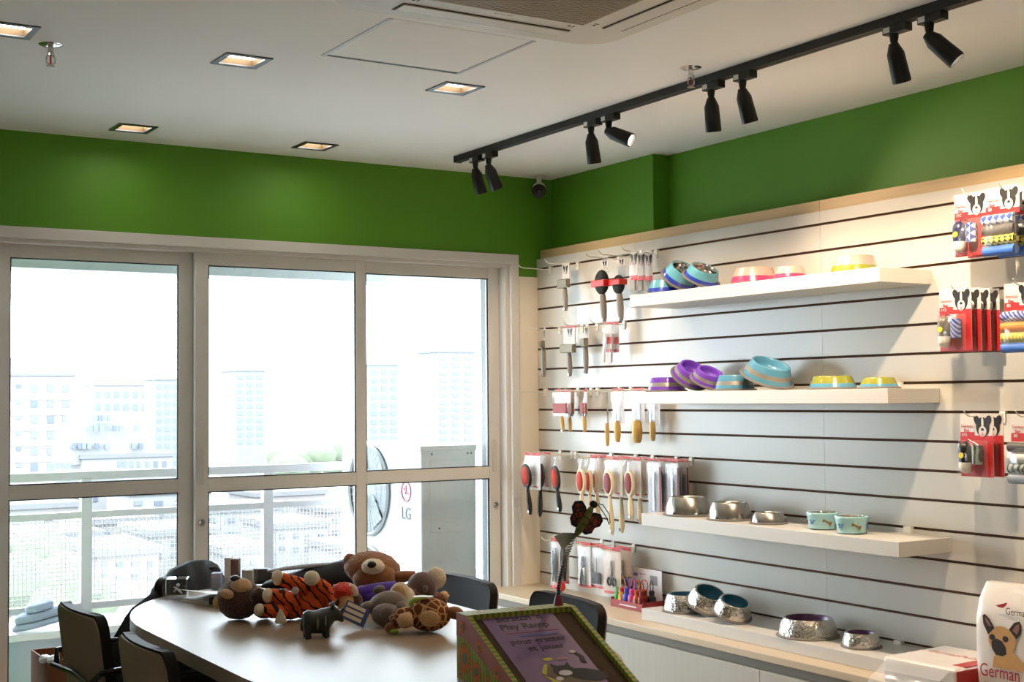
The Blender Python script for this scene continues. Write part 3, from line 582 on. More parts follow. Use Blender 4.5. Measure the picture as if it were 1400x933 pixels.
def paddle(t, w, z0, z1, band, end):
    card(t, .058, z0+.03, BAGC, name='clear_hang_tab'); strip(t, .05, -.008, -.04, CARDW); dogface(t, 0, -.026, .024)
    zc = (z0+z1)/2; M = Matrix.Translation((0, -.02, -zc)) @ FX
    MB().ell((0, -.02, -zc), (w/2, .024, (z1-z0)/2), 20, 12).build('bristle_head', BLKB, t, True)
    MB().box(-w/2-.005, w/2+.005, -.047, -.0, -band[1], -band[0]).build('red_sleeve', REDS, t, bevel=.004)
    handle(t, -z1+.004, -end, .016, GREYH, 0, .01, y=-.016)
    MB().cyl((0, -.016, -z1+.008), (.001, -.016, -z1-.018), .010, .012, 10).build('collar', TOOLS, t, True)
def bandpack(t):
    card(t, .05, .125, CARDW); dogface(t, 0, -.03, .036); strip(t, .05, -.098, -.122, REDS, y=-.0015); bag(t, .052, .12, .012)
    MB().box(-.018, .018, -.012, -.002, -.165, -.118).build('trimming_blade', GREYH, t, bevel=.003)
    MB().lathe([(0, 0), (.012, 0), (.012, .006), (0, .006)], 12, 0, Matrix.Translation((0, -.004, -.135)) @ FX).build('round_joint', TOOLS, t)
def narrowbrush(t):
    card(t, .055, .14, CARDW); strip(t, .055, .014, .002, REDC); strip(t, .05, -.055, -.085, REDC); strip(t, .05, -.11, -.122, REDC); bag(t, .056, .135, .0)
    MB().box(-.012, .006, -.016, -.006, -.17, -.04, 0, Matrix.Rotation(.12, 4, 'Y')).build('white_handle', PALEW if False else CARDW, t, bevel=.004)
def padbrush(t, w=.15, white=True):
    card(t, w*.9, .115, CARDW); strip(t, w*.9, .014, .002, REDC); bag(t, w*.95, .12, .0)
    MB().box(-w*.36, w*.36, -.022, -.004, -.098, -.05).build('pin_pad', PADP, t, bevel=.003)
    MB().box(-w*.40, w*.40, -.012, -.002, -.112, -.098).build('pad_base', TOOLS, t, bevel=.002)
    handle(t, -.11, -.185, .010, WOODH, 0, .012, y=-.008)
def comb(t, w=.075, ch=.12, end=.215, hr=.013, ncard=True, rod=False):
    if ncard: card(t, w, ch+.02, CARDW); strip(t, w, .014, .003, REDC); bag(t, w*1.02, ch+.01, 0)
    if rod: MB().cyl((0, -.004, .0), (0, -.004, -ch), .0028, n=8).build('steel_rod', TOOLS, t, True)
    else:
        MB().box(-w*.22, -w*.08, -.012, -.005, -ch, -.025).build('comb_spine', TOOLS, t, bevel=.001)
        tt = MB()
        for i in range(14): z = -.03-(ch-.035)*i/14; tt.box(-w*.08, w*.24, -.010, -.008, z-.0022, z)
        o = tt.build('comb_teeth', TOOLS, t); o['kind'] = 'stuff'
    handle(t, -ch+.004, -end, hr, WOODH, 0, .002, y=-.009, hole=False)
def pinbrush(t, bodym, padm, cardm=True, w=.062, tilt=.12, L=.27, z0=.035, x=-.01, cw=.115):
    if cardm: card(t, cw, .175, CARDW); strip(t, cw, .014, .0, REDC); strip(t, cw*.3, -.145, -.15, REDC, x=cw*.2)
    bag(t, cw*.9 if cardm else w*1.25, .165, -.004, x=x, dep=.045)
    R = Matrix.Translation((x, -.016, -z0)) @ Matrix.Rotation(-tilt, 4, 'Y'); hh = .115
    MB().prism(oval(0, -hh/2, w/2, hh/2, 24), 0, .016, 0, R @ FX).build('brush_head', bodym, t, bevel=.004)
    MB().ell((0, 0, 0), (w*.38, .011, hh*.40), 18, 10).build('cushion', padm, t, True).matrix_local = R @ Matrix.Translation((0, -.015, -hh/2))
    o = MB(); k = 8; rs = [.007, .0085, .010, .0115, .0125, .013, .0128, .011, .006]; o.tube([(0, -.008, -hh+.006-(L-hh-.0)*i/k) for i in range(k+1)], rs, 10)
    o.build('handle', bodym, t, True).matrix_local = R
    MB().lathe([(.003, 0), (.0065, 0), (.0065, .0025), (.003, .0025)], 12, 0, R @ Matrix.Translation((0, -.018, -L+.022)) @ FX).build('eyelet', TOOLS, t)
GREYP = mat('card_grey_blue', '#9ea3b2', .4, var=.1, vscale=12)
def combpack(t, w=.085, h=.255):
    card(t, w, h, CARDW); strip(t, w, .014, .002, REDC); bag(t, w, h-.02, -.004, dep=.016)
    strip(t, w*.45, -.02, -h+.03, GREYP, x=-w*.22); strip(t, w*.28, -.05, -h+.04, GREYP, x=w*.2); strip(t, w*.1, -.02, -h+.03, REDD, x=w*.44)
    MB().box(-.004, .008, -.010, -.004, -h+.05, -.04).build('steel_comb', TOOLS, t, bevel=.001)
def toolpack(t, kind, w=.105, h=.205):
    card(t, w, h, CARDW if kind != 'scissors' else CARDB); strip(t, w, .014, -.002, REDC); strip(t, w, -h+.026, -h+.014, REDC); bag(t, w*.98, h-.03, -.006, dep=.012)
    if kind == 'pliers':
        for sg in (-1, 1): MB().tube([(sg*.004, -.01, -.05), (sg*.010, -.01, -.09), (-sg*.006, -.01, -.11), (-sg*.014, -.01, -.16), (-sg*.012, -.01, -.185)], [.004, .006, .005, .0075, .006], 8).build('plier_arm', BLKH if sg > 0 else TOOLS, t, True)
    elif kind == 'scissors':
        for sg in (-1, 1):
            MB().tube([(sg*.003, -.006, -.045), (sg*.002, -.006, -.09), (-sg*.008, -.006, -.115)], [.002, .0045, .0035], 6).build('blade', TOOLS, t, True)
            MB().tube([(sg*.017+.013*math.cos(a), -.006, -.137+.017*math.sin(a)) for a in [2*PI*i/16 for i in range(16)]], .0042, 6, closed=True).build('finger_loop', BLKH, t, True)
    elif kind == 'rake':
        MB().box(-.03, .03, -.014, -.002, -.165, -.115).build('rake_head', BLKH, t, bevel=.004); MB().cyl((0, -.006, -.115), (0, -.006, -.05), .002, n=6).build('stem', TOOLS, t)
        MB().tube([(-.036, -.006, -.14), (-.032, -.006, -.10), (-.036, -.006, -.07)], [.003, .006, .002], 6).build('clipper_blade', TOOLS, t, True)
    else:
        for sg in (-1, 1): MB().tube([(sg*.012, -.008, -.03), (sg*.016, -.008, -.1), (sg*.012, -.008, -.19)], [.003, .009, .005], 8).build('long_handle', BLKH if sg > 0 else TOOLS, t, True)
# --- waste bag packs
CAPG = mat('capsule_grey', '#6a655c', .35, var=.05); CAPW = mat('capsule_white', '#e2ddd2', .35, var=.03); YEL = mat('roll_yellow', '#d8c23a', .5, var=.08); ORG = mat('roll_orange', '#e08a22', .5, var=.06); BLU = mat('roll_blue', '#3f6fc4', .45, var=.06); NVY = mat('capsule_navy', '#23274f', .4, var=.1); BLKR = mat('capsule_black', '#1a1a1c', .4, var=.1); GRYR = mat('roll_grey', '#8b95a0', .5, var=.08); DGR = mat('roll_dark_grey', '#4d4a48', .5, var=.08); WHR = mat('roll_white', '#d9dad6', .5, var=.04)
LAT = pattern_mat('roll_lattice_blue', 'check', '#2e4a9a', '#d5d8e2', 60, .5, rot=(0, .78, 0)); LATY = pattern_mat('roll_lattice_yellow', 'check', '#2a2a26', '#dcc843', 70, .5, rot=(0, .78, 0)); ZIG = pattern_mat('roll_zigzag_blue', 'zigzag', '#2b3a86', '#9aa6d6', 30, .5, soft=.15, rot=(0, .8, 0)); ZIGY = pattern_mat('roll_zigzag_yellow', 'zigzag', '#b8a52c', '#e6d873', 25, .5, soft=.15); LEAF = pattern_mat('roll_leaf_grey', 'wave', '#33383a', '#9aa59c', 18, .5, soft=.1)
def bagcard(t, w, h, num):
    card(t, w, h, CARDW); strip(t, w, -.055, -h+.014, REDC, y=-.0009); strip(t, w*.42, -.045, -.06, REDC, x=-w*.28)
    dogface(t, w*.20, -.028, .050)
    RT = mat('print_red_text', '#b5323a', .5, var=.03)
    text('German', .014, RT, t, frontM(-w*.28, -.0026, -.030), depth=.0004); text('Bag', .014, RT, t, frontM(-w*.30, -.0026, -.044), depth=.0004, bold=.02)
    text(num, .014, CARDW, t, frontM(-w*.36, -.0026, -.058), depth=.0004, bold=.02)
def dispenser(t, capm, rollm, w=.125, h=.20):
    bagcard(t, w, h, '1+2')
    MB().ell((-w*.22, -.022, -.10), (.021, .021, .026)).cyl((-w*.22, -.022, -.10), (-w*.22, -.022, -.14), .021, .0205, 18).build('capsule_top', capm, t, True)
    MB().lathe([(.0205, -.14), (.0205, -.155), (.016, -.168), (.008, -.174), (0, -.175)], 18, 0, Matrix.Translation((-w*.22, -.022, 0))).build('capsule_bottom', CAPW, t, True)
    MB().lathe([(0, 0), (.009, 0), (.010, -.002)], 14, 0, Matrix.Translation((-w*.22, -.0435, -.118)) @ FX).build('capsule_window', YEL, t, True)
    MB().cyl((w*.12, -.018, -.085), (w*.12, -.018, -.145), .017, n=18).build('bag_roll', rollm, t, True)
    MB().tube([(-w*.2, -.022, -.075), (-w*.1, -.024, -.068), (w*.1, -.022, -.08), (w*.18, -.02, -.086)], .002, 6).build('carabiner', TOOLS, t, True)
    bag(t, w*.9, .115, -.07, dep=.045, y=-.02)
def rolls(t, ms, w=.125):
    bagcard(t, w, .085, '80')
    for i, m in enumerate(ms): MB().cyl((-w*.46, -.016, -.088-i*.032), (w*.46, -.016, -.088-i*.032), .0155, n=18).build('bag_roll', m, t, True)
    bag(t, w*1.0, .13, -.07, dep=.05, y=-.02)
HK = None
def hook(y, i, label):
    global HK
    if HK is None:
        HK = h = thing('display_hook', label, 'hook', group='slatwall hooks')
        MB().box(-.005, 0, -.011, .011, -.034, .0035).box(0, .009, -.011, .011, -.0035, .0035).build('clip', HOOKM, h, bevel=.001)
        MB().tube([(-.003, 0, -.014), (-.05, 0, -.013), (-.165, 0, -.010), (-.182, 0, -.002), (-.188, 0, .008)], .0022, 6).build('prong', HOOKM, h, True)
    else: h = copy_tree(HK)
    h['label'] = label; h['group'] = 'slatwall hooks'; h.location = (0, y, Z1-.1*i); return h
def hang(name, label, cat, y, i, d, fn, yaw=0., group=None):
    t = thing(name, label, cat, (-d, y, Z1-.1*i-.0165), (0, 0, -PI/2+yaw), group); fn(t); return t
def gy(px, d): return hit(px, 500, 0, -d).y
PB = 'grooming tools hanging on the slatwall'; PW = 'waste bag packs hanging on the right'
def row(i, px, hlab, items):
    y = gy(px, items[0][0]) if items else gy(px, 0)
    hook(y, i, hlab)
    for it in items: hang(it[1], it[2], it[3], y, i, it[0], it[4], it[5] if len(it) > 5 else 0., PW if it[3] == 'bag pack' else PB)
row(0, 754, 'empty white wire hook at the top left of the slatwall', [])
row(0, 775, 'white wire hook holding the first slicker brush of the top row', [(.07, 'slicker_brush', 'grey-handled slicker brush with silver plate, first in the top row', 'brush', slicker)])
row(0, 829, 'white wire hook holding the larger black and red brush', [(.08, 'bristle_brush', 'larger black bristle brush with red sleeve and grey handle', 'brush', lambda t: paddle(t, .092, .05, .163, (.097, .127), .285))])
row(0, 852, 'white wire hook holding the smaller black and red brush', [(.06, 'bristle_brush', 'smaller black bristle brush with red sleeve beside the larger one', 'brush', lambda t: paddle(t, .070, .08, .167, (.1, .126), .285))])
row(0, 869, 'white wire hook holding three red-banded packs left of the blue bowls', [(.12, 'trimmer_pack', 'foremost red-banded trimmer pack beside the blue bowls', 'tool pack', bandpack), (.08, 'trimmer_pack', 'middle one of the three red-banded trimmer packs', 'tool pack', bandpack), (.04, 'trimmer_pack', 'rearmost of the three red-banded trimmer packs', 'tool pack', bandpack)])
row(3, 745, 'white wire hook at the left end of the second row of tools', [(.09, 'slicker_brush', 'narrow grey-handled brush seen edge-on at the left of the second row', 'brush', lambda t: slicker(t, .06, .05, .035, .225), -.42)])
row(3, 780, 'white wire hook holding the silver slicker brush on a white card', [(.07, 'slicker_brush', 'silver slicker brush on a white red-topped card in the second row', 'brush', lambda t: (slicker(t, .11, .075, .04, .225), card(t, .12, .085, CARDW, y=.003), strip(t, .12, .014, .004, REDC)))])
row(3, 803, 'white wire hook holding the turned grey-handled brush of the second row', [(.06, 'slicker_brush', 'turned grey-handled slicker brush, third in the second row', 'brush', lambda t: slicker(t, .07, .05, .04, .215), -.32)])
row(3, 832, 'white wire hook holding the two white-handled brush packs', [(.09, 'narrow_brush_pack', 'front pack with a narrow white-handled brush in the second row', 'brush', narrowbrush), (.05, 'narrow_brush_pack', 'rear pack with a narrow white-handled brush in the second row', 'brush', narrowbrush)])
row(6, 745, 'empty white wire hook at the left end of the third row', [])
row(6, 769, 'white wire hook holding the two rose pin pad brushes', [(.09, 'pin_pad_brush', 'front rose pin pad brush with wooden handle in a clear bag', 'brush', padbrush), (.045, 'pin_pad_brush', 'rear rose pin pad brush, turned sideways behind the front one', 'brush', lambda t: padbrush(t, .11), -.25)])
row(6, 800, 'white wire hook holding the small edge-on wooden brush', [(.07, 'pin_pad_brush', 'small edge-on pin brush with a slim wooden handle, third row', 'brush', lambda t: padbrush(t, .08), -.38)])
row(6, 808, 'empty white wire hook in the middle of the third row', [])
row(6, 831, 'white wire hook holding the single steel rod with wooden grip', [(.06, 'stripping_comb', 'thin steel rod with a round wooden grip', 'comb', lambda t: comb(t, .04, .145, .245, .011, False, True))])
row(6, 845, 'white wire hook holding the first carded wooden comb', [(.07, 'wooden_comb', 'steel comb with short wooden handle on a white card', 'comb', lambda t: comb(t, .08, .135, .225, .016))])
row(6, 872, 'white wire hook holding the wide wooden-handled comb', [(.07, 'wooden_comb', 'wide steel comb with a broad wooden handle, left of the second shelf', 'comb', lambda t: comb(t, .09, .13, .225, .024))])
row(6, 893, 'white wire hook partly behind the end of the second shelf', [(.05, 'wooden_comb', 'carded comb with wooden handle half hidden by the second shelf', 'comb', lambda t: comb(t, .085, .135, .215, .014))])
row(9, 727, 'white wire hook holding the two carded black pin brushes', [(.16, 'pin_brush', 'black pin brush with red cushion on a white red-topped card, leftmost', 'brush', lambda t: pinbrush(t, BLKH, PADR, True, .075, .18, .25, .04, -.03, .135)), (.09, 'pin_brush', 'black pin brush with red cushion behind the leftmost card', 'brush', lambda t: pinbrush(t, BLKH, PADR, True, .07, -.05, .26, .04, .0, .115), -.08)])
row(9, 762, 'white wire hook holding the small tilted black pin brush', [(.10, 'pin_brush', 'small tilted black pin brush with red cushion and no card', 'brush', lambda t: pinbrush(t, BLKH, PADR, False, .06, .22, .225, .045, .0))])
row(9, 781, 'empty white wire hook between the black and the beech brushes', [])
row(9, 800, 'white wire hook holding three beech brushes with red cushions', [(.14, 'pin_brush', 'foremost beech pin brush with bright red cushion', 'brush', lambda t: pinbrush(t, PALEW, PADR, False, .066, .05, .24, .045)), (.098, 'pin_brush', 'middle beech pin brush with red cushion, slightly turned', 'brush', lambda t: pinbrush(t, PALEW, PADR, True, .055, .04, .26, .05, 0, .08), -.22), (.06, 'pin_brush', 'rear beech pin brush with red cushion beside the mauve ones', 'brush', lambda t: pinbrush(t, PALEW, PADR, True, .055, .02, .27, .045, 0, .1))])
row(9, 838, 'white wire hook holding two beech brushes with a mauve cushion', [(.12, 'pin_brush', 'foremost beech pin brush with large mauve cushion', 'brush', lambda t: pinbrush(t, PALEW, PADM, True, .072, .1, .29, .045, -.015, .12)), (.06, 'pin_brush', 'beech pin brush turned away behind the large mauve one', 'brush', lambda t: pinbrush(t, PALEW, PADM, True, .06, .05, .28, .05, 0, .11), -.25)])
row(9, 866, 'white wire hook holding the two short mauve beech brushes', [(.10, 'pin_brush', 'short beech pin brush with mauve cushion next to the comb packs', 'brush', lambda t: pinbrush(t, PALEW, PADM, True, .062, .06, .225, .04, -.01, .09)), (.05, 'pin_brush', 'short beech brush tucked behind its neighbour at the comb packs', 'brush', lambda t: pinbrush(t, PALEW, PADM, True, .055, .02, .235, .045, 0, .09), -.15)])
row(9, 893, 'white wire hook holding the three tall grey comb packs', [(.12, 'comb_pack', 'front tall grey and white comb pack left of the steel bowls', 'comb pack', combpack), (.08, 'comb_pack', 'second tall comb pack behind the front one', 'comb pack', combpack), (.04, 'comb_pack', 'third tall comb pack, nearest the wall', 'comb pack', combpack)])
row(9, 918, 'white wire hook holding the shorter comb packs above the steel bowls', [(.10, 'comb_pack', 'front shorter comb pack right above the steel bowls', 'comb pack', lambda t: combpack(t, .075, .21)), (.05, 'comb_pack', 'rear shorter comb pack with dark red edge', 'comb pack', lambda t: combpack(t, .08, .21))])
row(13, 757, 'white wire hook holding the long black plier packs', [(.11, 'clipper_pack', 'front pack with long black-handled shears beside the butterfly spring', 'tool pack', lambda t: toolpack(t, 'long', .075, .235)), (.06, 'clipper_pack', 'rear pack with long black-handled shears', 'tool pack', lambda t: toolpack(t, 'long', .075, .215))])
row(13, 796, 'white wire hook holding the black nail clipper pack', [(.10, 'clipper_pack', 'pack with crossed black and steel nail clippers', 'tool pack', lambda t: toolpack(t, 'pliers', .10, .205))])
row(13, 814, 'white wire hook holding the pack with a black rake head', [(.09, 'rake_pack', 'pack with a small black rake head and clipper blade', 'tool pack', lambda t: toolpack(t, 'rake', .105, .20))])
row(13, 834, 'white wire hook holding the scissors packs', [(.12, 'scissors_pack', 'beige pack with round-handled black grooming scissors', 'tool pack', lambda t: toolpack(t, 'scissors', .125, .205)), (.06, 'scissors_pack', 'scissors pack with pink card peeking out behind the front one', 'tool pack', lambda t: toolpack(t, 'scissors', .115, .20))])
WP = 'waste_bag_pack'; BP = 'bag pack'
row(0, 1332, 'white wire hook of the capsule packs at the top right', [(.15, WP, 'front pack with navy capsule and patterned roll, top right', BP, lambda t: dispenser(t, NVY, LAT)), (.09, WP, 'second red pack behind the navy capsule pack', BP, lambda t: dispenser(t, NVY, LAT))])
row(0, 1376, 'white wire hook of the four-roll packs at the top right edge', [(.17, WP, 'front four-roll pack with lattice and blue rolls, top right edge', BP, lambda t: rolls(t, (LAT, DGR, LATY, BLU))), (.10, WP, 'rear four-roll pack with lattice and blue rolls, top right edge', BP, lambda t: rolls(t, (LAT, DGR, LATY, BLU)))])
row(3, 1308, 'white wire hook of the four red capsule packs in the middle right', [(.17, WP, 'front red pack with grey capsule and blue zigzag roll', BP, lambda t: dispenser(t, CAPG, ZIG)), (.125, WP, 'second red pack behind the grey capsule pack', BP, lambda t: dispenser(t, CAPG, ZIG)), (.08, WP, 'third red pack behind the grey capsule pack', BP, lambda t: dispenser(t, CAPG, ZIG)), (.035, WP, 'last red pack of four behind the grey capsule pack', BP, lambda t: dispenser(t, CAPG, ZIG))])
row(3, 1399, 'white wire hook of the four-roll pack with orange and yellow rolls', [(.15, WP, 'four-roll pack with zigzag, orange, yellow and blue rolls', BP, lambda t: rolls(t, (ZIG, ORG, ZIGY, BLU)))])
row(7, 1333, 'white wire hook of the two lower red capsule packs', [(.13, WP, 'lower red pack with black capsule and leaf-patterned roll', BP, lambda t: dispenser(t, BLKR, LEAF)), (.08, WP, 'red pack behind the black capsule pack', BP, lambda t: dispenser(t, BLKR, LEAF))])
row(7, 1404, 'white wire hook of the grey four-roll pack', [(.13, WP, 'four-roll pack with grey and white rolls at the right edge', BP, lambda t: rolls(t, (DGR, WHR, LEAF, GRYR)))])
# ================================================================== things on the counter
# coiled keyring holders in a red display tray
t = thing('display_tray', 'red cardboard display tray with white picture card behind, on the worktop', 'display', (-.085, -.905, CT+.0005))
TRAYR = mat('tray_red', '#9c2a2c', .5, var=.1); W2, D2 = .115, .055
MB().box(-D2, D2, -W2, W2, 0, .003).build('tray_base', TRAYR, t)
for a in ((-D2, -D2+.003, -W2, W2, .003, .032), (D2-.003, D2, -W2, W2, .003, .045), (-D2, D2, -W2, -W2+.003, .003, .04), (-D2, D2, W2-.003, W2, .003, .04)): MB().box(*a).build('tray_side', TRAYR, t)
MB().box(-D2-.0008, -D2, -.07, .05, .012, .018).build('printed_strip', CARDW, t)
MB().box(D2-.006, D2-.003, -W2, W2, .003, .165).build('picture_card', mat('picture_card_white', '#e6e2e6', .6, var=.06), t)
for k, (y, z, w, h) in enumerate(((.07, .135, .03, .012), (.02, .14, .04, .004), (-.06, .12, .05, .04), (.05, .10, .02, .02))): MB().box(D2-.0068, D2-.006, y-w/2, y+w/2, z-h/2, z+h/2).build('card_print', PRINTG if k else mat('print_blue', '#8089c0', .6, var=.05), t)
cols = [('green', '#2fa03a', 'bottle_clear_green', -.03, .092), ('orange', '#d9822b', 'bottle_red', -.031, .060), ('black', '#171719', 'x', .012, .062), ('blue', '#3b55c0', 'x', -.03, .030), ('violet', '#7b3fc0', 'x', .0, .012), ('pink', '#d24c9a', 'x', -.030, -.008), ('grey-fronted orange', '#c85a26', 'x', -.03, -.045), ('dark orange', '#b9471c', 'x', .005, -.05), ('dark red', '#8a2320', 'x', -.03, -.078), ('charcoal', '#1f2226', 'x', .012, -.092)]
for nm, c, _, dx, dy in cols:
    h = thing('bottle_holder', nm+' rubber bottle holder with a loop in the red tray', 'bottle holder', (-.085+dx, -.905+dy, CT+.004), (0, 0, random.uniform(-.5, .5)), 'small bottle holders in the red tray')
    m = mat('holder_'+nm.replace(' ', '_').replace('-', '_'), c, .4, var=.08)
    MB().lathe([(0, 0), (.015, 0), (.0185, .004), (.019, .045), (.016, .055), (.011, .058), (.011, .066), (0, .066)], 14).build('sleeve', m, h, True)
    MB().lathe([(.0125, .066), (.0125, .078), (.009, .081), (0, .081)], 12).build('cap', m if nm != 'orange' else REDS, h, True)
    MB().tube([(0, .019*math.cos(a), .098+.024*math.sin(a)) for a in [2*PI*i/16 for i in range(16)]], .0022, 6, closed=True).build('loop', m, h, True)
    if nm in ('orange', 'grey-fronted orange'): MB().lathe([(0, 0), (.010, 0), (.010, .002), (0, .002)], 14, 0, Matrix.Translation((-.0185, 0, .03)) @ Matrix.Rotation(-PI/2, 4, 'Y')).build('badge', mat('badge_grey' if nm[0] == 'g' else 'badge_yellow', '#8f9080' if nm[0] == 'g' else '#e0b04a', .5, var=.1), h)
# small packaged red ball with its paper
t = thing('toy_ball_pack', 'small red toy ball in clear wrap on the worktop', 'toy', (-.10, -.33, CT+.0005))
MB().ell((0, 0, .028), (.027, .027, .027)).build('red_ball', REDS, t, True); MB().ell((.0, .03, .02), (.02, .022, .019)).build('clear_wrap', BAGC, t, True)
o = MB().prism([(-.05, -.06), (.05, -.075), (.055, .06), (-.04, .07)], 0, .001).build('paper_leaflet', mat('leaflet_pinkish', '#e7d3c8', .7, var=.05)); o.location = (-.16, -.45, CT+.0005); o.rotation_euler = (0, 0, .5); tag(o, 'thin pinkish paper leaflet lying flat by the red ball', 'leaflet')
# puppy pad packs
PADW = mat('pad_bag_white', '#e3dcd8', .28, var=.03, vscale=8, bump=.25, bscale=14, coat=.3); PADRED = mat('pad_bag_red', '#b01f20', .35, var=.06, bump=.2, bscale=20, coat=.3); TXR = mat('pad_text_red', '#a3202c', .5, var=.03); TXG = mat('pad_text_grey', '#4a4648', .5, var=.03)
FAWN = mat('dog_print_fawn', '#c79a62', .6, var=.12, vscale=40); EARP = mat('dog_print_ear', '#8f6456', .6, var=.08); DMASK = mat('dog_print_dark', '#2a2522', .6, var=.1)
def pillow(w, d, h, taper=.0, n=9, m=7):
    mb = MB(); vs = []
    for j in range(m+1):
        v = j/m; z = h*v; s = 1-.06*abs(2*v-1)**3-taper*max(0, v-.8)*5
        for i in range(24):
            a = 2*PI*i/24; ca, sa = math.cos(a), math.sin(a); e = .32
            vs.append((w/2*s*math.copysign(abs(ca)**e, ca), d/2*(s if v < .8 else s*(1-(v-.8)*3.2))*math.copysign(abs(sa)**e, sa), z))
    fs = [(j*24+i, j*24+(i+1) % 24, (j+1)*24+(i+1) % 24, (j+1)*24+i) for j in range(m) for i in range(24)]+[tuple(range(23, -1, -1)), tuple(m*24+i for i in range(24))]
    return mb.add(vs, fs)
BY = -3.015
t = thing('puppy_pad_bag', 'upright white puppy pad bag with a dog portrait on the worktop', 'pad bag', (-.21, BY, CT+.0005), (0, 0, -PI/2+.08))
pillow(.34, .12, .345, .06).build('bag', PADW, t, True, angle=60)
F = -.0615; TX = lambda x, z: frontM(x, F, z)
text('German', .030, TXG, t, TX(-.052, .262), align='LEFT', wide=.75); text('Hart', .030, TXR, t, TX(.032, .262), align='LEFT', bold=.02, wide=.75)
MB().prism([(-.085, .285), (-.06, .292), (-.045, .298), (-.05, .288), (-.06, .280), (-.075, .281)], 0, .0006, 0, Matrix.Translation((0, F, 0)) @ FX).build('leaping_dog_mark', TXR, t)
text('German', .055, TXR, t, TX(-.145, .070), align='LEFT', wide=.75); text('Pads', .055, TXR, t, TX(.006, .070), align='LEFT', bold=.025, wide=.75)
text('Puppy pads', .016, PRINTG, t, TX(.04, .050)) if False else MB().box(-.13, .10, F-.0006, F, .050, .053).build('small_print_line', PRINTG, t)
for k, x in enumerate((-.09, -.02, .05)):
    MB().prism(oval(x, .028, .012, .008, 14), 0, .0006, 0, Matrix.Translation((0, F, 0)) @ FX).build('round_symbol', TXR, t); MB().box(x-.02, x+.02, F-.0005, F, .008, .011).build('small_print_line', PRINTG, t)
Mf = Matrix.Translation((-.062, F, .165)) @ FX
MB().prism([(-.038, -.065), (-.034, -.035), (-.02, -.02), (.03, -.01), (.055, -.03), (.075, -.045), (.095, -.065)], 0, .0004, 0, Mf).build('dog_portrait', FAWN, t)
MB().prism(oval(-.004, .018, .046, .042, 22, -.15), .0002, .0006, 0, Mf).build('dog_portrait', FAWN, t)
MB().prism([(-.050, .03), (-.066, .06), (-.068, .085), (-.060, .090), (-.044, .076), (-.028, .052)], .0003, .0008, 0, Mf).build('dog_portrait', DMASK, t); MB().prism([(.020, .054), (.038, .076), (.056, .082), (.062, .070), (.058, .045), (.044, .028)], .0003, .0008, 0, Mf).build('dog_portrait', DMASK, t)
MB().prism([(-.046, .054), (-.057, .066), (-.060, .082), (-.048, .072), (-.038, .056)], .0006, .0010, 0, Mf).build('dog_portrait', EARP, t); MB().prism([(.032, .052), (.044, .070), (.055, .074), (.054, .055), (.046, .042)], .0006, .0010, 0, Mf).build('dog_portrait', EARP, t)
MB().prism([(-.040, .012), (-.038, -.010), (-.026, -.026), (-.004, -.028), (.010, -.020), (.008, .0), (-.004, .016), (-.022, .022)], .0004, .0009, 0, Mf).build('dog_portrait', DMASK, t)
for x in (-.036, .008): MB().prism(oval(x, .024, .010, .009, 12), .0006, .0011, 0, Mf).build('dog_portrait', DMASK, t)
# lying pack: white top, red side, clear flap
t = thing('puppy_pad_bag', 'flat-lying white and red puppy pad pack with a clear flap beside the shelf', 'pad bag', (-.20, -2.68, CT+.0005), (0, 0, .05))
b = MB(); b.box(-.15, .16, -.15, .13, 0, .085); b.build('pack', PADW, t, bevel=.012, seg=3)
MB().box(-.148, .155, -.1515, -.1495, .008, .078).build('red_side', PADRED, t, bevel=.0008); MB().box(-.10, .158, -.146, -.10, .0842, .0862).build('red_top_band', PADRED, t, bevel=.0008)
MB().box(-.1515, -.1495, -.14, .12, .008, .04).build('grey_side_print', mat('pad_side_grey', '#8f8d94', .4, var=.08), t)
for k in range(6): MB().box(-.05+k*.03, -.035+k*.03, -.1525, -.1515, .02, .026).build('small_print_line', CARDW, t)
text('GermanPads', .045, mat('pad_text_pale_red', '#cf8f8a', .5, var=.03), t, Matrix.Translation((.02, .0, .0856)) @ Matrix.Rotation(-PI/2, 4, 'Z'), wide=.8)
fl = MB(); vs = []
for j in range(7):
    for i in range(5): vs.append((-.15-.10*i/4, -.13+.24*j/6+random.uniform(-.006, .006), .075*(1-i/4)**.7+.004+random.uniform(-.004, .006)*(i > 0)))
fl.add(vs, [(j*5+i, j*5+i+1, (j+1)*5+i+1, (j+1)*5+i) for j in range(6) for i in range(4)]); fl.build('clear_flap', clear_mat('flap_plastic', (.97, .97, .98), .12, .12, fres=False, milk=.25), t, True, angle=180)
# ================================================================== table and chairs
TZ = .74; TCX = -1.867
TTOP = mat('table_pale_oak', '#88735d', .40, spec=.5, var=.07, vscale=12, stretch=(1.5, 14, 1), bump=.01, bscale=120); TEDGE = mat('table_edge_taupe', '#a08c78', .45, var=.04)
def tab_outline(s=0.):
    pts = []
    for k in range(25): a = PI*k/24; pts.append((TCX+(.52-s)*math.cos(a), -1.42+(.74-s)*math.sin(a)))
    for k in range(25): a = PI+PI*k/24; pts.append((TCX+(.52-s)*math.cos(a), -2.30+(.60-s)*math.sin(a)))
    return pts
t = thing('meeting_table', 'pale oak oval meeting table with thick taupe edge, covered with plush toys', 'table')
MB().prism(tab_outline(), TZ-.003, TZ).build('table_top', TTOP, t, bevel=.001); MB().prism(tab_outline(), TZ-.042, TZ-.0031).build('edge_band', TEDGE, t)
for y in (-1.45, -2.45):
    MB().box(TCX-.10, TCX+.10, y-.03, y+.03, .04, TZ-.042).build('leg_panel', TEDGE, t, bevel=.003); MB().box(TCX-.12, TCX+.12, y-.05, y+.05, 0, .04).build('foot', BLK, t, bevel=.003)
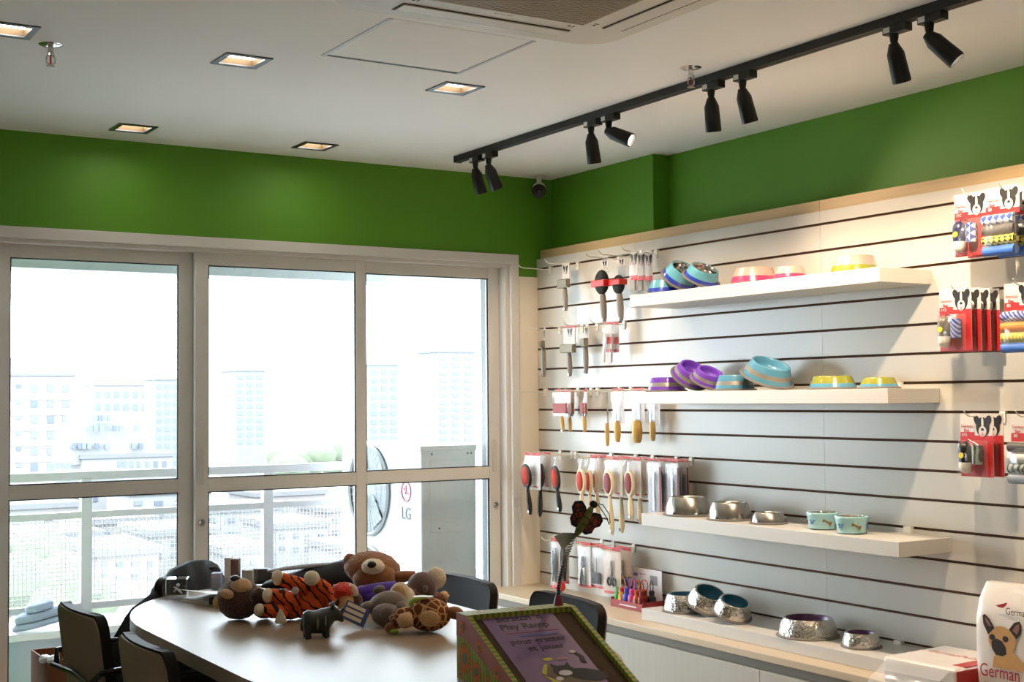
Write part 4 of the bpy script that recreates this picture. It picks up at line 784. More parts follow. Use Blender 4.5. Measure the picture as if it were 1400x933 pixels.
MB().box(TCX-.02, TCX+.02, -2.42, -1.48, .35, .55).build('stretcher', TEDGE, t, bevel=.003)
LEATH = mat('chair_dark_leatherette', '#1b1714', .65, spec=.15, var=.06, vscale=30, bump=.08, bscale=300); LEATB = mat('chair_back_brown', '#7d6a59', .6, var=.06, vscale=30, bump=.05, bscale=300); CHF = mat('chair_frame_black', '#101012', .35, .4, var=.05)
def make_chair(label):                # faces +x, origin on the floor under the seat
    c = thing('meeting_chair', label, 'chair', group='dark chairs around the meeting table')
    def curved(w, h, th, m, name, z0, x0, lean, bow):
        mb = MB(); nx, nz = 12, 12; r = .045; vs = []; ZS = [h*k/5*.82 for k in range(6)]+[h-r+r*math.sin(PI/2*k/7) for k in range(1, 8)]
        for side in (0, 1):
            for j in range(nz+1):
                z = ZS[j]
                for i in range(nx+1):
                    u = -1+2*i/nx; hw = w/2
                    dz = max(0, z-(h-r)); hw -= r-math.sqrt(max(0, r*r-dz*dz))
                    y = u*hw; vs.append((x0-lean*z+bow*(u*u)+(th if side else 0), y, z0+z))
        A = (nx+1)*(nz+1); fs = []
        for j in range(nz):
            for i in range(nx):
                p = j*(nx+1)+i; fs.append((p+nx+1, p+nx+2, p+1, p)); q = p+A; fs.append((q, q+1, q+nx+2, q+nx+1))
        for j in range(nz):
            for i in (0, nx): p = j*(nx+1)+i; fs.append((p, p+nx+1, p+nx+1+A, p+A) if i == 0 else (p+A, p+nx+1+A, p+nx+1, p))
        for i in range(nx): p = nz*(nx+1)+i; fs.append((p, p+1, p+1+A, p+A)); fs.append((i+A, i+1+A, i+1, i))
        return mb.add(vs, fs).build(name, m, c, True, angle=50, bevel=.006)
    curved(.43, .36, .030, LEATH, 'backrest', .44, -.19, .13, .018)
    curved(.425, .352, .006, LEATB, 'back_shell', .442, -.1965, .13, .018)
    MB().prism([(p[0]+.02, p[1]) for p in rrect(.44, .44, .06)], .415, .465).build('seat', LEATH, c, bevel=.012, seg=3)
    for sx in (-1, 1):
        for sy in (-1, 1): MB().cyl((.02+sx*.17, sy*.18, .415), (.02+sx*.21, sy*.21, 0), .011, .009, 10).build('leg', CHF, c, True)
    for sy in (-1, 1): MB().tube([(-.228, sy*.19, .60), (-.215, sy*.235, .635), (-.12, sy*.252, .645), (.10, sy*.25, .64), (.14, sy*.235, .60), (.15, sy*.205, .42)], .010, 8).build('armrest', CHF, c, True)
    MB().tube([(-.243, -.19, .60), (-.226, 0, .60), (-.243, .19, .60)][::1], .008, 8).build('rear_bar', CHF, c, True)
    return c
c0 = make_chair('dark brown chair seen from behind at the left photo edge, with armrest bar')
def seat_chair(label, x, y, rz, first=False):
    c = c0 if first else copy_tree(c0); c['label'] = label; c.location = (x, y, 0); c.rotation_euler = (0, 0, rz); return c
seat_chair('dark brown chair seen from behind at the left edge, nearer the window', -2.335, -1.27, .04, True)
seat_chair('dark brown chair seen from behind, the nearer one at the table corner', -2.335, -1.97, .0)
seat_chair('dark leatherette chair behind the giraffe toy, facing the table', -1.405, -1.36, PI+.0)
seat_chair('dark leatherette chair behind the play ramp, facing the table', -1.365, -1.955, PI-.05)
seat_chair('dark chair under the jacket at the window end of the table', -1.845, -.765, -PI/2+.72)
# cardboard box at the window
CARD = mat('cardboard_brown', '#7c4c2c', .8, var=.12, vscale=10, bump=.1, bscale=40)
t = thing('cardboard_box', 'open brown cardboard box on the floor by the window', 'box', (-2.215, -.19, 0))
for a in ((-.215, .215, .135, .14), (-.215, .215, -.14, -.135), (-.215, -.21, -.135, .135), (.21, .215, -.135, .135)): MB().box(*a, 0, .47).build('side_panel', CARD, t)
MB().box(-.21, .21, -.135, .135, 0, .004).build('bottom_panel', CARD, t)
pm = MB()
for k in range(9): pm.ell((-.2+random.uniform(-.02, .03), -.14+random.uniform(-.01, .03)+.01*k, .465+random.uniform(-.02, .015)), (.02, .018, .012), 8, 6, jit=.2)
pm.build('crumpled_wrap', mat('wrap_white', '#dfe2e6', .5, var=.05), t, True)
# ================================================================== play ramp with butterfly
CORR = mat('ramp_corrugated_brown', '#4a3320', .9, var=.25, vscale=260, bump=.6, bscale=300); RY = pattern_mat('ramp_striped_yellow', 'bands', '#6c7414', '#99923a', 22, .6, soft=.3); RYS = pattern_mat('ramp_striped_side', 'bands', '#5f7a14', '#9a9226', 22, .6, soft=.25, rot=(0, 0, PI/2)); RP = mat('ramp_flower_pink', '#9c5a48', .6, var=.15, vscale=60)
RPUR = mat('ramp_label_purple', '#6d4a78', .5, var=.03); RORG = mat('ramp_flower_orange', '#c8641c', .6, var=.1); RGRN = mat('ramp_flower_green', '#4d6b3a', .6, var=.1); RBLK = mat('ramp_text_dark', '#2c1d36', .6, var=.05); RYB = mat('ramp_art_yellow', '#b9a628', .6, var=.06)
RW, RL, RH, RLOW = .275, .345, .1456, .018; RS = 1.133
RA = hit(625, 838, 2, TZ+RH*RS)
ramp = thing('cat_scratch_ramp', 'cardboard cat scratch and play ramp printed with sunflowers, purple label on top', 'cat toy', (RA.x+.137*RS, RA.y-.012, TZ+.0005), (0, 0, -.10)); ramp.scale = (RS, RS, RS)
# local: x across, -y down the slope, top ledge at y=0..-.055
prof = [(0, 0), (0, RH), (-.052, RH), (-RL, RLOW), (-RL, 0)]
def side(x0, x1, pr, m, name):
    n = len(pr); vs = [(x0, y, z) for y, z in pr]+[(x1, y, z) for y, z in pr]
    return MB().add(vs, [tuple(range(n)), tuple(range(2*n-1, n-1, -1))]+[(i, n+i, n+(i+1) % n, (i+1) % n) for i in range(n)]).build(name, m, ramp)
for x0, x1 in ((-RW/2, -RW/2+.012), (RW/2-.012, RW/2)): side(x0, x1, prof, RYS, 'side_wall')
MB().box(-RW/2+.012, RW/2-.012, -.052, 0, RH-.012, RH).build('top_ledge', RY, ramp); MB().box(-RW/2+.012, RW/2-.012, -.012, 0, 0, RH-.012).build('rear_wall', RY, ramp)
sl_a = math.atan2(RH-RLOW, RL-.052); SLEN = math.hypot(RH-RLOW, RL-.052)
SM = Matrix.Translation((0, -.052, RH)) @ Matrix.Rotation(sl_a, 4, 'X')      # slope plane: local -y runs down
MB().box(-RW/2+.012, RW/2-.012, -SLEN, 0, -.028, -.012, 0, SM).build('scratch_pad', CORR, ramp)
MB().box(-.100, .078, -SLEN+.01, -.002, -.0118, -.0105, 0, SM).build('label_sheet', RPUR, ramp)
for x0, x1 in ((-RW/2-.0006, -RW/2), ):                         # pink border band along the outer side
    pr = [(-.0, RH), (-.052, RH), (-RL, RLOW), (-RL, RLOW-.028), (-.045, RH-.052), (0, RH-.052)]; side(x0, x1, pr, RP, 'pink_border')
def sunflower(y, z, r):
    M = Matrix.Translation((-RW/2-.0008, y, z)) @ Matrix.Rotation(-PI/2, 4, 'Z') @ FX; p = MB()
    for k in range(14): a = 2*PI*k/14; p.prism(oval(.68*r*math.cos(a), .68*r*math.sin(a), .36*r, .13*r, 8, a), 0, .0006, 0, M)
    p.build('flower_print', RORG, ramp); MB().prism(oval(0, 0, .4*r, .4*r, 14), .0004, .0011, 0, M).build('flower_print', RGRN, ramp)
for a in ((-.045, .050, .034), (-.105, .032, .024), (-.022, .012, .010), (-.165, .020, .014)): sunflower(*a)
for k in range(4): y = -.03-.09*k; sunflower(y, RH-.028-max(0, -y-.05)*(RH-RLOW)/(RL-.052), .014)
for x in (-.09, .01): MB().prism(oval(x, -.026, .012, .008, 10), 0, .0006, 0, Matrix.Translation((0, 0, RH))).build('flower_print', RP, ramp)
def stext(s_, size, x, y, m, bold=.02, wide=1.): text(s_, size, m, ramp, SM @ Matrix.Translation((x, y, -.0103)), depth=.0005, bold=bold, wide=wide)
stext("Scratch 'n", .029, -.012, -.022, RBLK); stext('Play Ramp', .029, -.012, -.054, RBLK); stext('pour gratter', .027, -.006, -.112, RBLK); stext('et jouer', .027, .0, -.140, RBLK)
MB().box(-.07, .06, -.071, -.069, -.0103, -.0098, 0, SM).build('printed_line', mat('ramp_line_red', '#8a3a58', .6, var=.04), ramp); MB().box(-.04, .05, -.088, -.078, -.0103, -.0098, 0, SM).build('printed_line', mat('ramp_line_violet', '#5a5588', .6, var=.04), ramp)
art = lambda o, z, m, nm='label_art': MB().prism(o, -.0103+z, -.0098+z, 0, SM).build(nm, m, ramp)
art([(-.055, -.225), (-.035, -.195), (.05, -.225), (.065, -.30), (-.02, -.265)], 0, mat('ramp_art_brown', '#6d5a4a', .7, var=.06)); art([(-.055, -.225), (-.035, -.195), (-.028, -.197), (-.046, -.232)], .0003, RYB); art([(-.055, -.228), (-.02, -.268), (.065, -.303), (.06, -.325), (-.03, -.29)], .0003, RYB)
CATD = mat('ramp_art_cat_dark', '#23222a', .7, var=.06); CATW = mat('ramp_art_cat_white', '#c9bfc4', .7, var=.04)
art(oval(.045, -.245, .045, .022, 16, -.3), .0006, CATD); art(oval(.0, -.225, .026, .020, 14), .0009, CATD); art(oval(-.002, -.233, .016, .010, 12), .0012, CATW); art([(-.020, -.215), (-.022, -.195), (-.008, -.207)], .0009, CATD); art([(.008, -.207), (.020, -.195), (.020, -.214)], .0009, CATD)
art(oval(-.024, -.250, .009, .007, 10), .0009, CATW); art(oval(.062, -.29, .012, .007, 10), .0012, CATW); art([(.052, -.20), (.058, -.18), (.052, -.165), (.060, -.163), (.068, -.18), (.064, -.205)], .0006, CATD); art(oval(.050, -.160, .008, .006, 10), .0009, CATW); art(oval(-.018, -.178, .012, .006, 10), .0003, RYB); art(oval(.014, -.180, .016, .006, 10), .0003, mat('ramp_art_pinkish', '#96707a', .7, var=.05))
# butterfly on a spring
bx, by = RW/2-.028, -.022
MB().lathe([(.012, 0), (.008, .018), (.005, .026), (0, .026)], 14, 0, Matrix.Translation((bx, by, RH))).build('spring_foot', mat('spring_foot_maroon', '#7a2430', .5, var=.06), ramp, True)
pts = []
for k in range(150):
    q = k/149; a = q*2*PI*24; cx = bx+.045*math.sin(q*1.4)*q+.0; cz = RH+.02+.145*q
    pts.append((cx+.006*math.cos(a), by+.006*math.sin(a), cz))
MB().tube(pts, .0013, 4).build('spring', mat('spring_dark_steel', '#6d7078', .3, .9, var=.1), ramp, True)
MB().tube([(bx+.012*q*q, by, RH+.02+.07*q) for q in (0, .3, .6, 1)], [.006, .003, .003, .002], 8).build('spring_core', mat('core_dark', '#23242c', .6, var=.1), ramp, True)
BF = Matrix.Translation((bx+.068, by, RH+.190)) @ Matrix.Rotation(.60, 4, 'Y') @ FX
WING = pattern_mat('butterfly_wing', 'cells', '#1a0f14', '#7a2a14', 70, .8, thr=.10, soft=.05); BODY = mat('butterfly_body_olive', '#5d5f22', .8, var=.12, vscale=60); BEDGE = mat('butterfly_edge_dark', '#1c1218', .85, var=.1)
for sg in (-1, 1):
    o = [(sg*x, y) for x, y in ((.004, -.022), (.022, -.024), (.034, -.012), (.034, .002), (.044, .012), (.044, .028), (.030, .038), (.014, .032), (.004, .022))]
    MB().prism(o if sg > 0 else o[::-1], -.004, .004, 0, BF).build('wing', BEDGE, ramp, bevel=.002); i2 = [((x-sg*.022)*.8+sg*.022, (y-.006)*.78+.006) for x, y in o]; MB().prism(i2 if sg > 0 else i2[::-1], .0035, .0052, 0, BF).build('wing_patch', WING, ramp)
MB().ell((0, 0, 0), (.011, .044, .010), 14, 10).build('butterfly_body', BODY, ramp, True).matrix_local = BF @ Matrix.Translation((0, 0, .003))
for k in range(4): MB().tube([(.0112*math.cos(a)*math.cos((k-1.5)*.5), (k-1.5)*.017, .003+.0105*math.sin(a)*math.cos((k-1.5)*.5)) for a in [2*PI*i/14 for i in range(14)]], .0009, 4, closed=True).build('body_ring', BEDGE, ramp).matrix_local = BF
MB().ell((0, .046, .003), (.010, .009, .009)).build('butterfly_head', BEDGE, ramp, True).matrix_local = BF
for sg in (0, 1): MB().tube([BF @ Vector(p) for p in ((.002, .050, .004), (.020-sg*.006, .058-sg*.008, .006), (.046-sg*.002, .048-sg*.010, .008), (.060, .032-sg*.004, .008))], .0012, 5).build('antenna', BEDGE, ramp, True)
MB().add([tuple(BF @ Vector(p)) for p in ((-.006, -.036, -.004), (.006, -.040, -.004), (-.002, -.062, .0), (-.012, -.085, .006), (-.048, -.070, .004), (-.030, -.050, -.002))]+[tuple(BF @ Vector((p[0], p[1], p[2]-.001))) for p in ((-.006, -.036, -.004), (.006, -.040, -.004), (-.002, -.062, .0), (-.012, -.085, .006), (-.048, -.070, .004), (-.030, -.050, -.002))], [(5, 4, 3, 2, 1, 0), (6, 7, 8, 9, 10, 11)]+[(i, (i+1) % 6, 6+(i+1) % 6, 6+i) for i in range(6)]).build('silver_tag', mat('foil_tag_grey', '#a8a29c', .4, .4, var=.15, bump=.3, bscale=60), ramp)
# ================================================================== on the table: office bits
def tp(px, py, z=TZ): return hit(px, py, 2, z)
CRYS = clear_mat('crystal_clear', (.92, .94, .96), .10, .02); c = tp(245, 820)
t = thing('crystal_cube', 'small clear crystal cube with a white engraved figure on the table', 'cube', (c.x, c.y+.02, TZ+.0005), (0, 0, -.42))
MB().box(-.037, .037, -.037, .037, 0, .074).build('glass_block', CRYS, t, bevel=.003)
MB().box(-.027, .027, .02, .022, .010, .064).build('dark_core', clear_mat('core_slate', (.38, .45, .53), .02, .1, fres=False), t)
e = MB(); e.tube([(-.012, 0, .024), (-.004, 0, .036), (.006, 0, .028), (.016, 0, .018)], [.004, .006, .005, .002], 7); e.ell((.002, 0, .048), (.007, .006, .006), 10, 7); e.tube([(-.002, 0, .036), (-.014, 0, .042)], .003, 6); e.build('engraved_figure', mat('engraving_white', '#e8ecf0', .6, var=.03), t, True)
a, b = tp(272, 826), tp(365, 802)
t = thing('document_folder', 'cream document folder with open cover lying at the far table end', 'folder', ((a.x+b.x)/2-.03, (a.y+b.y)/2-.10, TZ+.0005), (0, 0, .35))
PAPER = mat('folder_cream', '#d8cfc2', .6, var=.04)
MB().box(-.16, .16, -.11, .11, 0, .004).build('back_cover', PAPER, t); MB().box(-.155, .155, -.105, .105, .0042, .012).build('paper_stack', CARDW, t)
cv = MB(); vs = []
for i in range(9):
    x = -.17+.34*i/8; z = .014+.030*max(0, 1-i/5)**1.3; vs += [(x, -.112, z), (x, .112, z)]
cv.add(vs, [(2*i, 2*i+2, 2*i+3, 2*i+1) for i in range(8)]); cv.build('front_cover', PAPER, t, True, angle=180)
MB().box(-.172, -.150, -.110, -.060, .006, .030).build('binder_clip', BLK, t, bevel=.002)
c = tp(322, 806)
t = thing('brochure_holder', 'clear brochure holder with white and brown leaflets at the far table end', 'brochure holder', (c.x, c.y+.02, TZ+.0005), (0, 0, -.5))
CLP = clear_mat('acrylic_clear', (.93, .95, .97), .06, .03, fres=False)
MB().box(-.085, .085, -.03, .03, 0, .003).build('base', CLP, t); MB().box(-.085, .085, .028, .030, .003, .085).build('rear_panel', CLP, t); MB().box(-.085, .085, -.030, -.028, .003, .045).build('front_panel', CLP, t)
MB().box(-.03, -.008, -.026, .024, .004, .118).build('leaflet_stack', CARDW, t, bevel=.001); MB().box(-.006, .022, -.026, .024, .004, .112).build('leaflet_stack', mat('leaflet_brown', '#6a4a38', .6, var=.08), t, bevel=.001); MB().box(.034, .072, -.024, .022, .004, .070).build('leaflet_stack', mat('leaflet_grey', '#a49b90', .6, var=.12), t, bevel=.001); MB().box(-.08, -.045, -.022, .02, .004, .06).build('leaflet_stack', mat('leaflet_lilac', '#b7b6cc', .6, var=.12), t, bevel=.001)
c = tp(354, 797.5)
t = thing('desk_stand', 'dark grey desk stand with sloping sides beside the brochure holder', 'desk stand', (c.x+.0, c.y-.02, TZ+.0005), (0, 0, -.5))
DGS = mat('stand_dark_grey', '#4a4643', .55, var=.06); M = FX
MB().prism([(-.055, 0), (.06, 0), (.062, .015), (.035, .058), (-.032, .058), (-.042, .022)], -.02, .02, 0, FX).build('body', DGS, t, bevel=.003); MB().box(-.075, .07, -.025, .025, 0, .012).build('base', BLK, t, bevel=.002)
# black bag along the table edge
BAGB = mat('bag_black_nylon', '#17181d', .65, var=.15, vscale=18, bump=.35, bscale=22); BAGL = mat('bag_grey_lining', '#9a9ba2', .7, var=.1, bump=.3, bscale=25)
A_, B_ = Vector((-1.745, -.80, TZ)), Vector((-1.43, -1.03, TZ)); L_ = (B_-A_).length
t = thing('shoulder_bag', 'black nylon bag with grey lining lying along the far table edge', 'bag', (A_.x, A_.y, TZ+.001), (0, 0, math.atan2(B_.y-A_.y, B_.x-A_.x)))
def lump(prof_top, wid, m, name, par, z0=0.):
    n = len(prof_top); mb = MB(); vs = []; K = 12
    for x, h in prof_top:
        for k in range(K):
            an = 2*PI*k/K; vs.append((x, wid*math.cos(an), z0+max(0, h*.5+h*.5*math.sin(an)*(1+random.uniform(-.06, .06)))))
    fs = [(i*K+k, i*K+(k+1) % K, (i+1)*K+(k+1) % K, (i+1)*K+k) for i in range(n-1) for k in range(K)]+[tuple(range(K-1, -1, -1)), tuple((n-1)*K+k for k in range(K))]
    return mb.add(vs, fs).build(name, m, par, True, angle=180)
lump([(0, .024), (.05, .046), (.12, .064), (.20, .084), (.28, .106), (.34, .120), (.375, .116), (.39, .080)], .055, BAGB, 'bag_body', t)
lump([(.02, .012), (.08, .016), (.16, .018), (.24, .016), (.30, .008)], .022, BAGL, 'lining_fold', t, .058).rotation_euler = (0, -.10, 0)
MB().tube([(.37, 0, .105), (.392, -.01, .122), (.398, 0, .110)], [.012, .008, .003], 8).build('zip_corner', BAGB, t, True)
# jacket over the head chair
JK = mat('jacket_navy_black', '#0b0d13', .8, var=.2, vscale=12, bump=.35, bscale=14)
t = thing('jacket', 'dark navy jacket draped over the chair at the window end', 'jacket', (-1.977, -.615, 0))
n, mm = 20, 9; vs = []
ax = Vector((.752, .66, 0)); nrm = Vector((.66, -.752, 0)); lt = Vector((-.85, .0, 0))
top = [.600, .648, .680, .706, .728, .748, .764, .780, .794, .806, .816, .823, .828, .831, .832, .832, .830, .826, .818, .800, .760]
for sd in (-1, 1):
    for i in range(n+1):
        u = -.40+.66*i/n
        for j in range(mm+1):
            v = j/mm; z = top[i]+(.34-top[i])*v; e = sd*(.012+.036*min(1, v*4)**.5)+.006*math.sin(i*1.7+j*.9)
            p = (ax*max(u, -.235) + lt*max(0, -.235-u)*1.05) + nrm*(e-(z-.64)*.13); vs.append((p.x, p.y, z))
A = (n+1)*(mm+1); fs = []
for i in range(n):
    for j in range(mm):
        p = i*(mm+1)+j; fs.append((p, p+mm+1, p+mm+2, p+1)); q = p+A; fs.append((q+1, q+mm+2, q+mm+1, q))
for i in range(n): p = i*(mm+1); fs.append((p, p+A, p+mm+1+A, p+mm+1))
for j in range(mm):
    fs.append((j, j+1, j+1+A, j+A)); p = n*(mm+1)+j; fs.append((p+A, p+1+A, p+1, p))
MB().add(vs, fs).build('jacket_body', JK, t, True, angle=180)
b0 = ax*-.235+lt*.15
MB().tube([tuple(b0+nrm*.0+Vector((0, 0, .60))), tuple(b0+lt*.03+nrm*.01+Vector((0, 0, .50))), tuple(b0+lt*.03+nrm*.03+Vector((0, 0, .36)))], [.035, .042, .036], 10).build('sleeve', JK, t, True)
# ================================================================== plush toys
def plush(n, c, **k): return mat(n, c, .95, sheen=.4, var=k.get('var', .12), vscale=k.get('vs', 60), bump=k.get('bump', .5), bscale=k.get('bs', 220))
DBR = plush('plush_dark_brown', '#4a2a1c', bump=.9, bs=160); TAN = plush('plush_tan', '#c79c72'); CRM = plush('plush_cream', '#dccbb0'); BRN = plush('plush_teddy_brown', '#8a5426', bump=1., bs=140); BRS = plush('plush_teddy_snout', '#7c4a20', bump=.2); GRB = plush('plush_grey_brown', '#6f625a', bump=.3); MAU = plush('plush_mauve_brown', '#5b4440', bump=.3); RUS = plush('plush_russet', '#6e3524', bump=1., bs=120); PPL = plush('plush_purple', '#4d2f9a', bump=.3); GRN = plush('plush_green', '#8aa82e', bump=.3); NOSE = mat('plush_nose_black', '#17120f', .35, var=.1); FEL = plush('felt_red', '#c42b1e', bump=.9, bs=120)
TIG = pattern_mat('plush_tiger', 'wave', '#1d120c', '#d2541a', 13, .95, thr=.16, soft=.06, stretch=(1, 1, 1), bump=.5, rot=(.4, .7, 0)); GIR = pattern_mat('plush_giraffe', 'cells', '#c79a63', '#6b3416', 34, .95, thr=.075, soft=.02, bump=.4)
def E(par, name, m, c, r, rot=None, jit=0.): return MB().ell((0, 0, 0), r, 20, 13, jit=jit).build(name, m, par, True, angle=180) if False else _E(par, name, m, c, r, rot, jit)
def _E(par, name, m, c, r, rot, jit):
    o = MB().ell((0, 0, 0), r, 20, 13, jit=jit).build(name, m, par, True, angle=180); o.location = c
    if rot: o.rotation_euler = rot
    return o
def limb(par, name, m, pts, rs): return MB().tube(pts, rs, 12).build(name, m, par, True, angle=180)
# toy frame: x = image right, y = away from the camera (table frame turned to face the lens)
FR = -.554
def toy(name, label, px, py, cat='plush toy', group='plush toys on the table'):
    p = tp(px, py); return thing(name, label, cat, (p.x, p.y, TZ+.0005), (0, 0, FR), group)
# scale at the toys: about 2.5 mm per pixel
t = toy('plush_bear', 'dark brown plush with tan face lying on its back beside the tiger', 325, 849)
E(t, 'head', DBR, (0, .02, .066), (.072, .066, .066), jit=.025); E(t, 'muzzle', TAN, (.012, -.004, .108), (.036, .036, .028)); E(t, 'nose', NOSE, (-.006, -.012, .136), (.016, .012, .010)); E(t, 'face_patch', TAN, (-.024, -.030, .088), (.028, .018, .016), (0, .3, 0)); E(t, 'ear', TAN, (-.066, .0, .058), (.014, .016, .020)); E(t, 'ear', DBR, (-.05, .06, .05), (.02, .016, .022))
E(t, 'body', DBR, (.080, .03, .044), (.045, .045, .043), jit=.025); limb(t, 'arm', DBR, [(.05, -.01, .075), (.075, -.02, .085), (.09, -.01, .080)], [.022, .024, .016])
t = toy('plush_tiger', 'orange black-striped plush tiger lying with its legs up', 404, 850)
E(t, 'body', TIG, (.032, .05, .046), (.070, .050, .045), (0, -.15, 0)); E(t, 'hip', TIG, (-.022, .03, .040), (.050, .046, .039)); E(t, 'chest', TIG, (.050, .05, .078), (.044, .040, .040))
for nm, pts, rs, tip, tr in (('leg', [(.036, .04, .090), (.0, .03, .113), (-.048, .02, .132)], [.028, .025, .021], (-.060, .016, .137), (.019, .020, .025)), ('leg', [(.0, .0, .058), (-.045, -.02, .082), (-.072, -.03, .088)], [.026, .024, .021], (-.082, -.034, .087), (.018, .021, .024)), ('arm', [(-.03, -.02, .034), (-.07, -.045, .040), (-.094, -.055, .044)], [.024, .023, .019], (-.104, -.058, .046), (.018, .019, .020)), ('arm', [(.085, .05, .055), (.085, .03, .092), (.066, .01, .122)], [.026, .023, .020], (.052, .002, .136), (.026, .022, .024))):
    l = limb(t, nm, TIG, pts, rs); E(t, 'paw', CRM, tip, tr)
MB().add([(-.062, -.078, .003), (-.008, -.080, .004), (-.022, -.045, .008), (-.038, -.068, .066)], [(0, 1, 3), (1, 2, 3), (2, 0, 3), (2, 1, 0)]).build('belly_flap', CRM, t, bevel=.008, seg=3)
limb(t, 'tail', TIG, [(.070, .03, .125), (.098, .02, .105), (.112, .02, .06), (.10, .03, .02)], [.012, .015, .015, .012]); E(t, 'label_tag', CARDW, (.0, -.004, .098), (.012, .003, .012))
# black rhino figure: one continuous body
RHI = mat('rhino_black_resin', '#1b1b1d', .38, var=.15, vscale=25, coat=.2)
t = toy('rhino_figurine', 'glossy black rhino figurine standing in front of the tiger', 433, 872, 'figurine', None)
t.rotation_euler = (0, 0, FR+.35); t.scale = (.76, .92, .90)
body = MB(); rings = [(-.058, .045, .008, .010), (-.054, .050, .026, .034), (-.035, .052, .036, .040), (-.008, .050, .034, .038), (.018, .052, .036, .042), (.040, .056, .032, .040), (.058, .066, .024, .032), (.070, .074, .020, .026), (.084, .072, .018, .022), (.098, .062, .014, .018), (.108, .055, .008, .010)]
vs = []; K = 16
for x, z, ry, rz in rings:
    for k in range(K): a = 2*PI*k/K; vs.append((x, ry*math.cos(a), z+rz*math.sin(a)))
body.add(vs, [(i*K+k, i*K+(k+1) % K, (i+1)*K+(k+1) % K, (i+1)*K+k) for i in range(len(rings)-1) for k in range(K)]+[tuple(range(K-1, -1, -1)), tuple((len(rings)-1)*K+k for k in range(K))])
for x, y in ((-.040, -.020), (-.038, .022), (.034, -.018), (.036, .020)): body.tube([(x, y, .045), (x, y, .02), (x+.002, y, .004), (x+.003, y, 0)], [.018, .013, .012, .014], 10)
body.tube([(.060, 0, .098), (.066, 0, .108), (.070, 0, .118)], [.016, .008, .001], 8); body.tube([(.096, 0, .074), (.106, 0, .088), (.108, 0, .098)], [.009, .006, .001], 8)
for sg in (-1, 1): body.tube([(.062, sg*.014, .095), (.058, sg*.020, .112)], [.008, .002], 8)
body.tube([(-.057, 0, .062), (-.064, 0, .040), (-.062, 0, .022)], [.004, .003, .002], 6)
o = body.build('body', RHI, t, True, angle=180); r = o.modifiers.new('remesh', 'REMESH'); r.mode = 'VOXEL'; r.voxel_size = .0032; r.use_smooth_shade = True; sm = o.modifiers.new('smooth', 'SMOOTH'); sm.iterations = 3
for sg in (-1, 1): E(t, 'worn_patch', mat('rhino_worn_grey', '#6d6c6a', .45, var=.2), (-.004, sg*.033, .050), (.005, .003, .020)); E(t, 'worn_patch', MATS['rhino_worn_grey'], (.026, sg*.036, .058), (.004, .002, .018))  # thin paler grey patches on both flanks
# small red-topped doll
t = toy('small_plush_doll', 'small plush doll with a fuzzy red top behind the rhino', 468, 838); t.scale = (1.1, 1.1, 1.15)
E(t, 'head', TAN, (.006, .02, .030), (.030, .028, .030)); E(t, 'fuzzy_red_hair', FEL, (-.002, .02, .058), (.036, .032, .024), jit=.16); E(t, 'body', DBR, (.03, .035, .028), (.028, .026, .028)); E(t, 'ear', CRM, (.034, .01, .062), (.012, .008, .020), (0, -.5, 0)); E(t, 'foil_wrap', CARDW, (.012, .03, .074), (.022, .018, .008), (0, .2, 0)); E(t, 'nose', NOSE, (-.016, -.006, .030), (.008, .007, .011))
# big teddy
t = toy('teddy_bear', 'fluffy brown teddy bear with cream muzzle, largest toy, in a purple shirt', 508, 831)
E(t, 'head', BRN, (-.008, .10, .118), (.098, .078, .060), (0, .1, 0), jit=.03); E(t, 'face', BRS, (.006, .055, .090), (.078, .060, .056)); E(t, 'muzzle', CRM, (.004, .018, .135), (.040, .034, .028)); E(t, 'nose', NOSE, (.002, -.012, .146), (.016, .010, .012)); limb(t, 'arm', BRS, [(.06, .05, .09), (.11, .06, .096), (.145, .06, .100)], [.022, .020, .014]); E(t, 'ear', BRN, (-.085, .10, .145), (.024, .018, .026), jit=.03)
E(t, 'shirt_body', PPL, (.02, .01, .038), (.085, .05, .036)); limb(t, 'shirt_sleeve', PPL, [(-.09, -.02, .034), (-.03, -.01, .050), (.05, -.01, .066), (.085, .0, .075)], [.018, .026, .022, .014])
# grey hippo with tag
t = toy('plush_hippo', 'grey brown plush hippo with a printed hang tag, in front of the teddy', 522, 856)
E(t, 'body', GRB, (.015, .03, .058), (.062, .050, .045), (0, -.2, 0)); E(t, 'muzzle', GRB, (.015, -.015, .036), (.046, .042, .036)); E(t, 'snout', GRB, (.025, -.052, .044), (.026, .016, .024)); E(t, 'ear', GRB, (-.012, .04, .105), (.020, .012, .014), (0, -.4, 0)); E(t, 'arm', GRB, (-.048, .01, .055), (.026, .024, .018), (0, -.5, 0)); E(t, 'foot', GRB, (.06, .0, .05), (.022, .026, .026))
tg = MB().box(-.040, .040, -.0012, .0012, -.030, .030).build('hang_tag', mat('tag_blue', '#2d3f73', .5, var=.1), t); tg.location = (-.078, -.040, .044); tg.rotation_euler = (-.5, .45, .1)
for k in range(3): q = MB().box(-.034, .026, -.0024, -.0013, -.022+.018*k, -.010+.018*k).build('tag_print', mat('tag_cream', '#c9b6a0', .6, var=.06), tg)
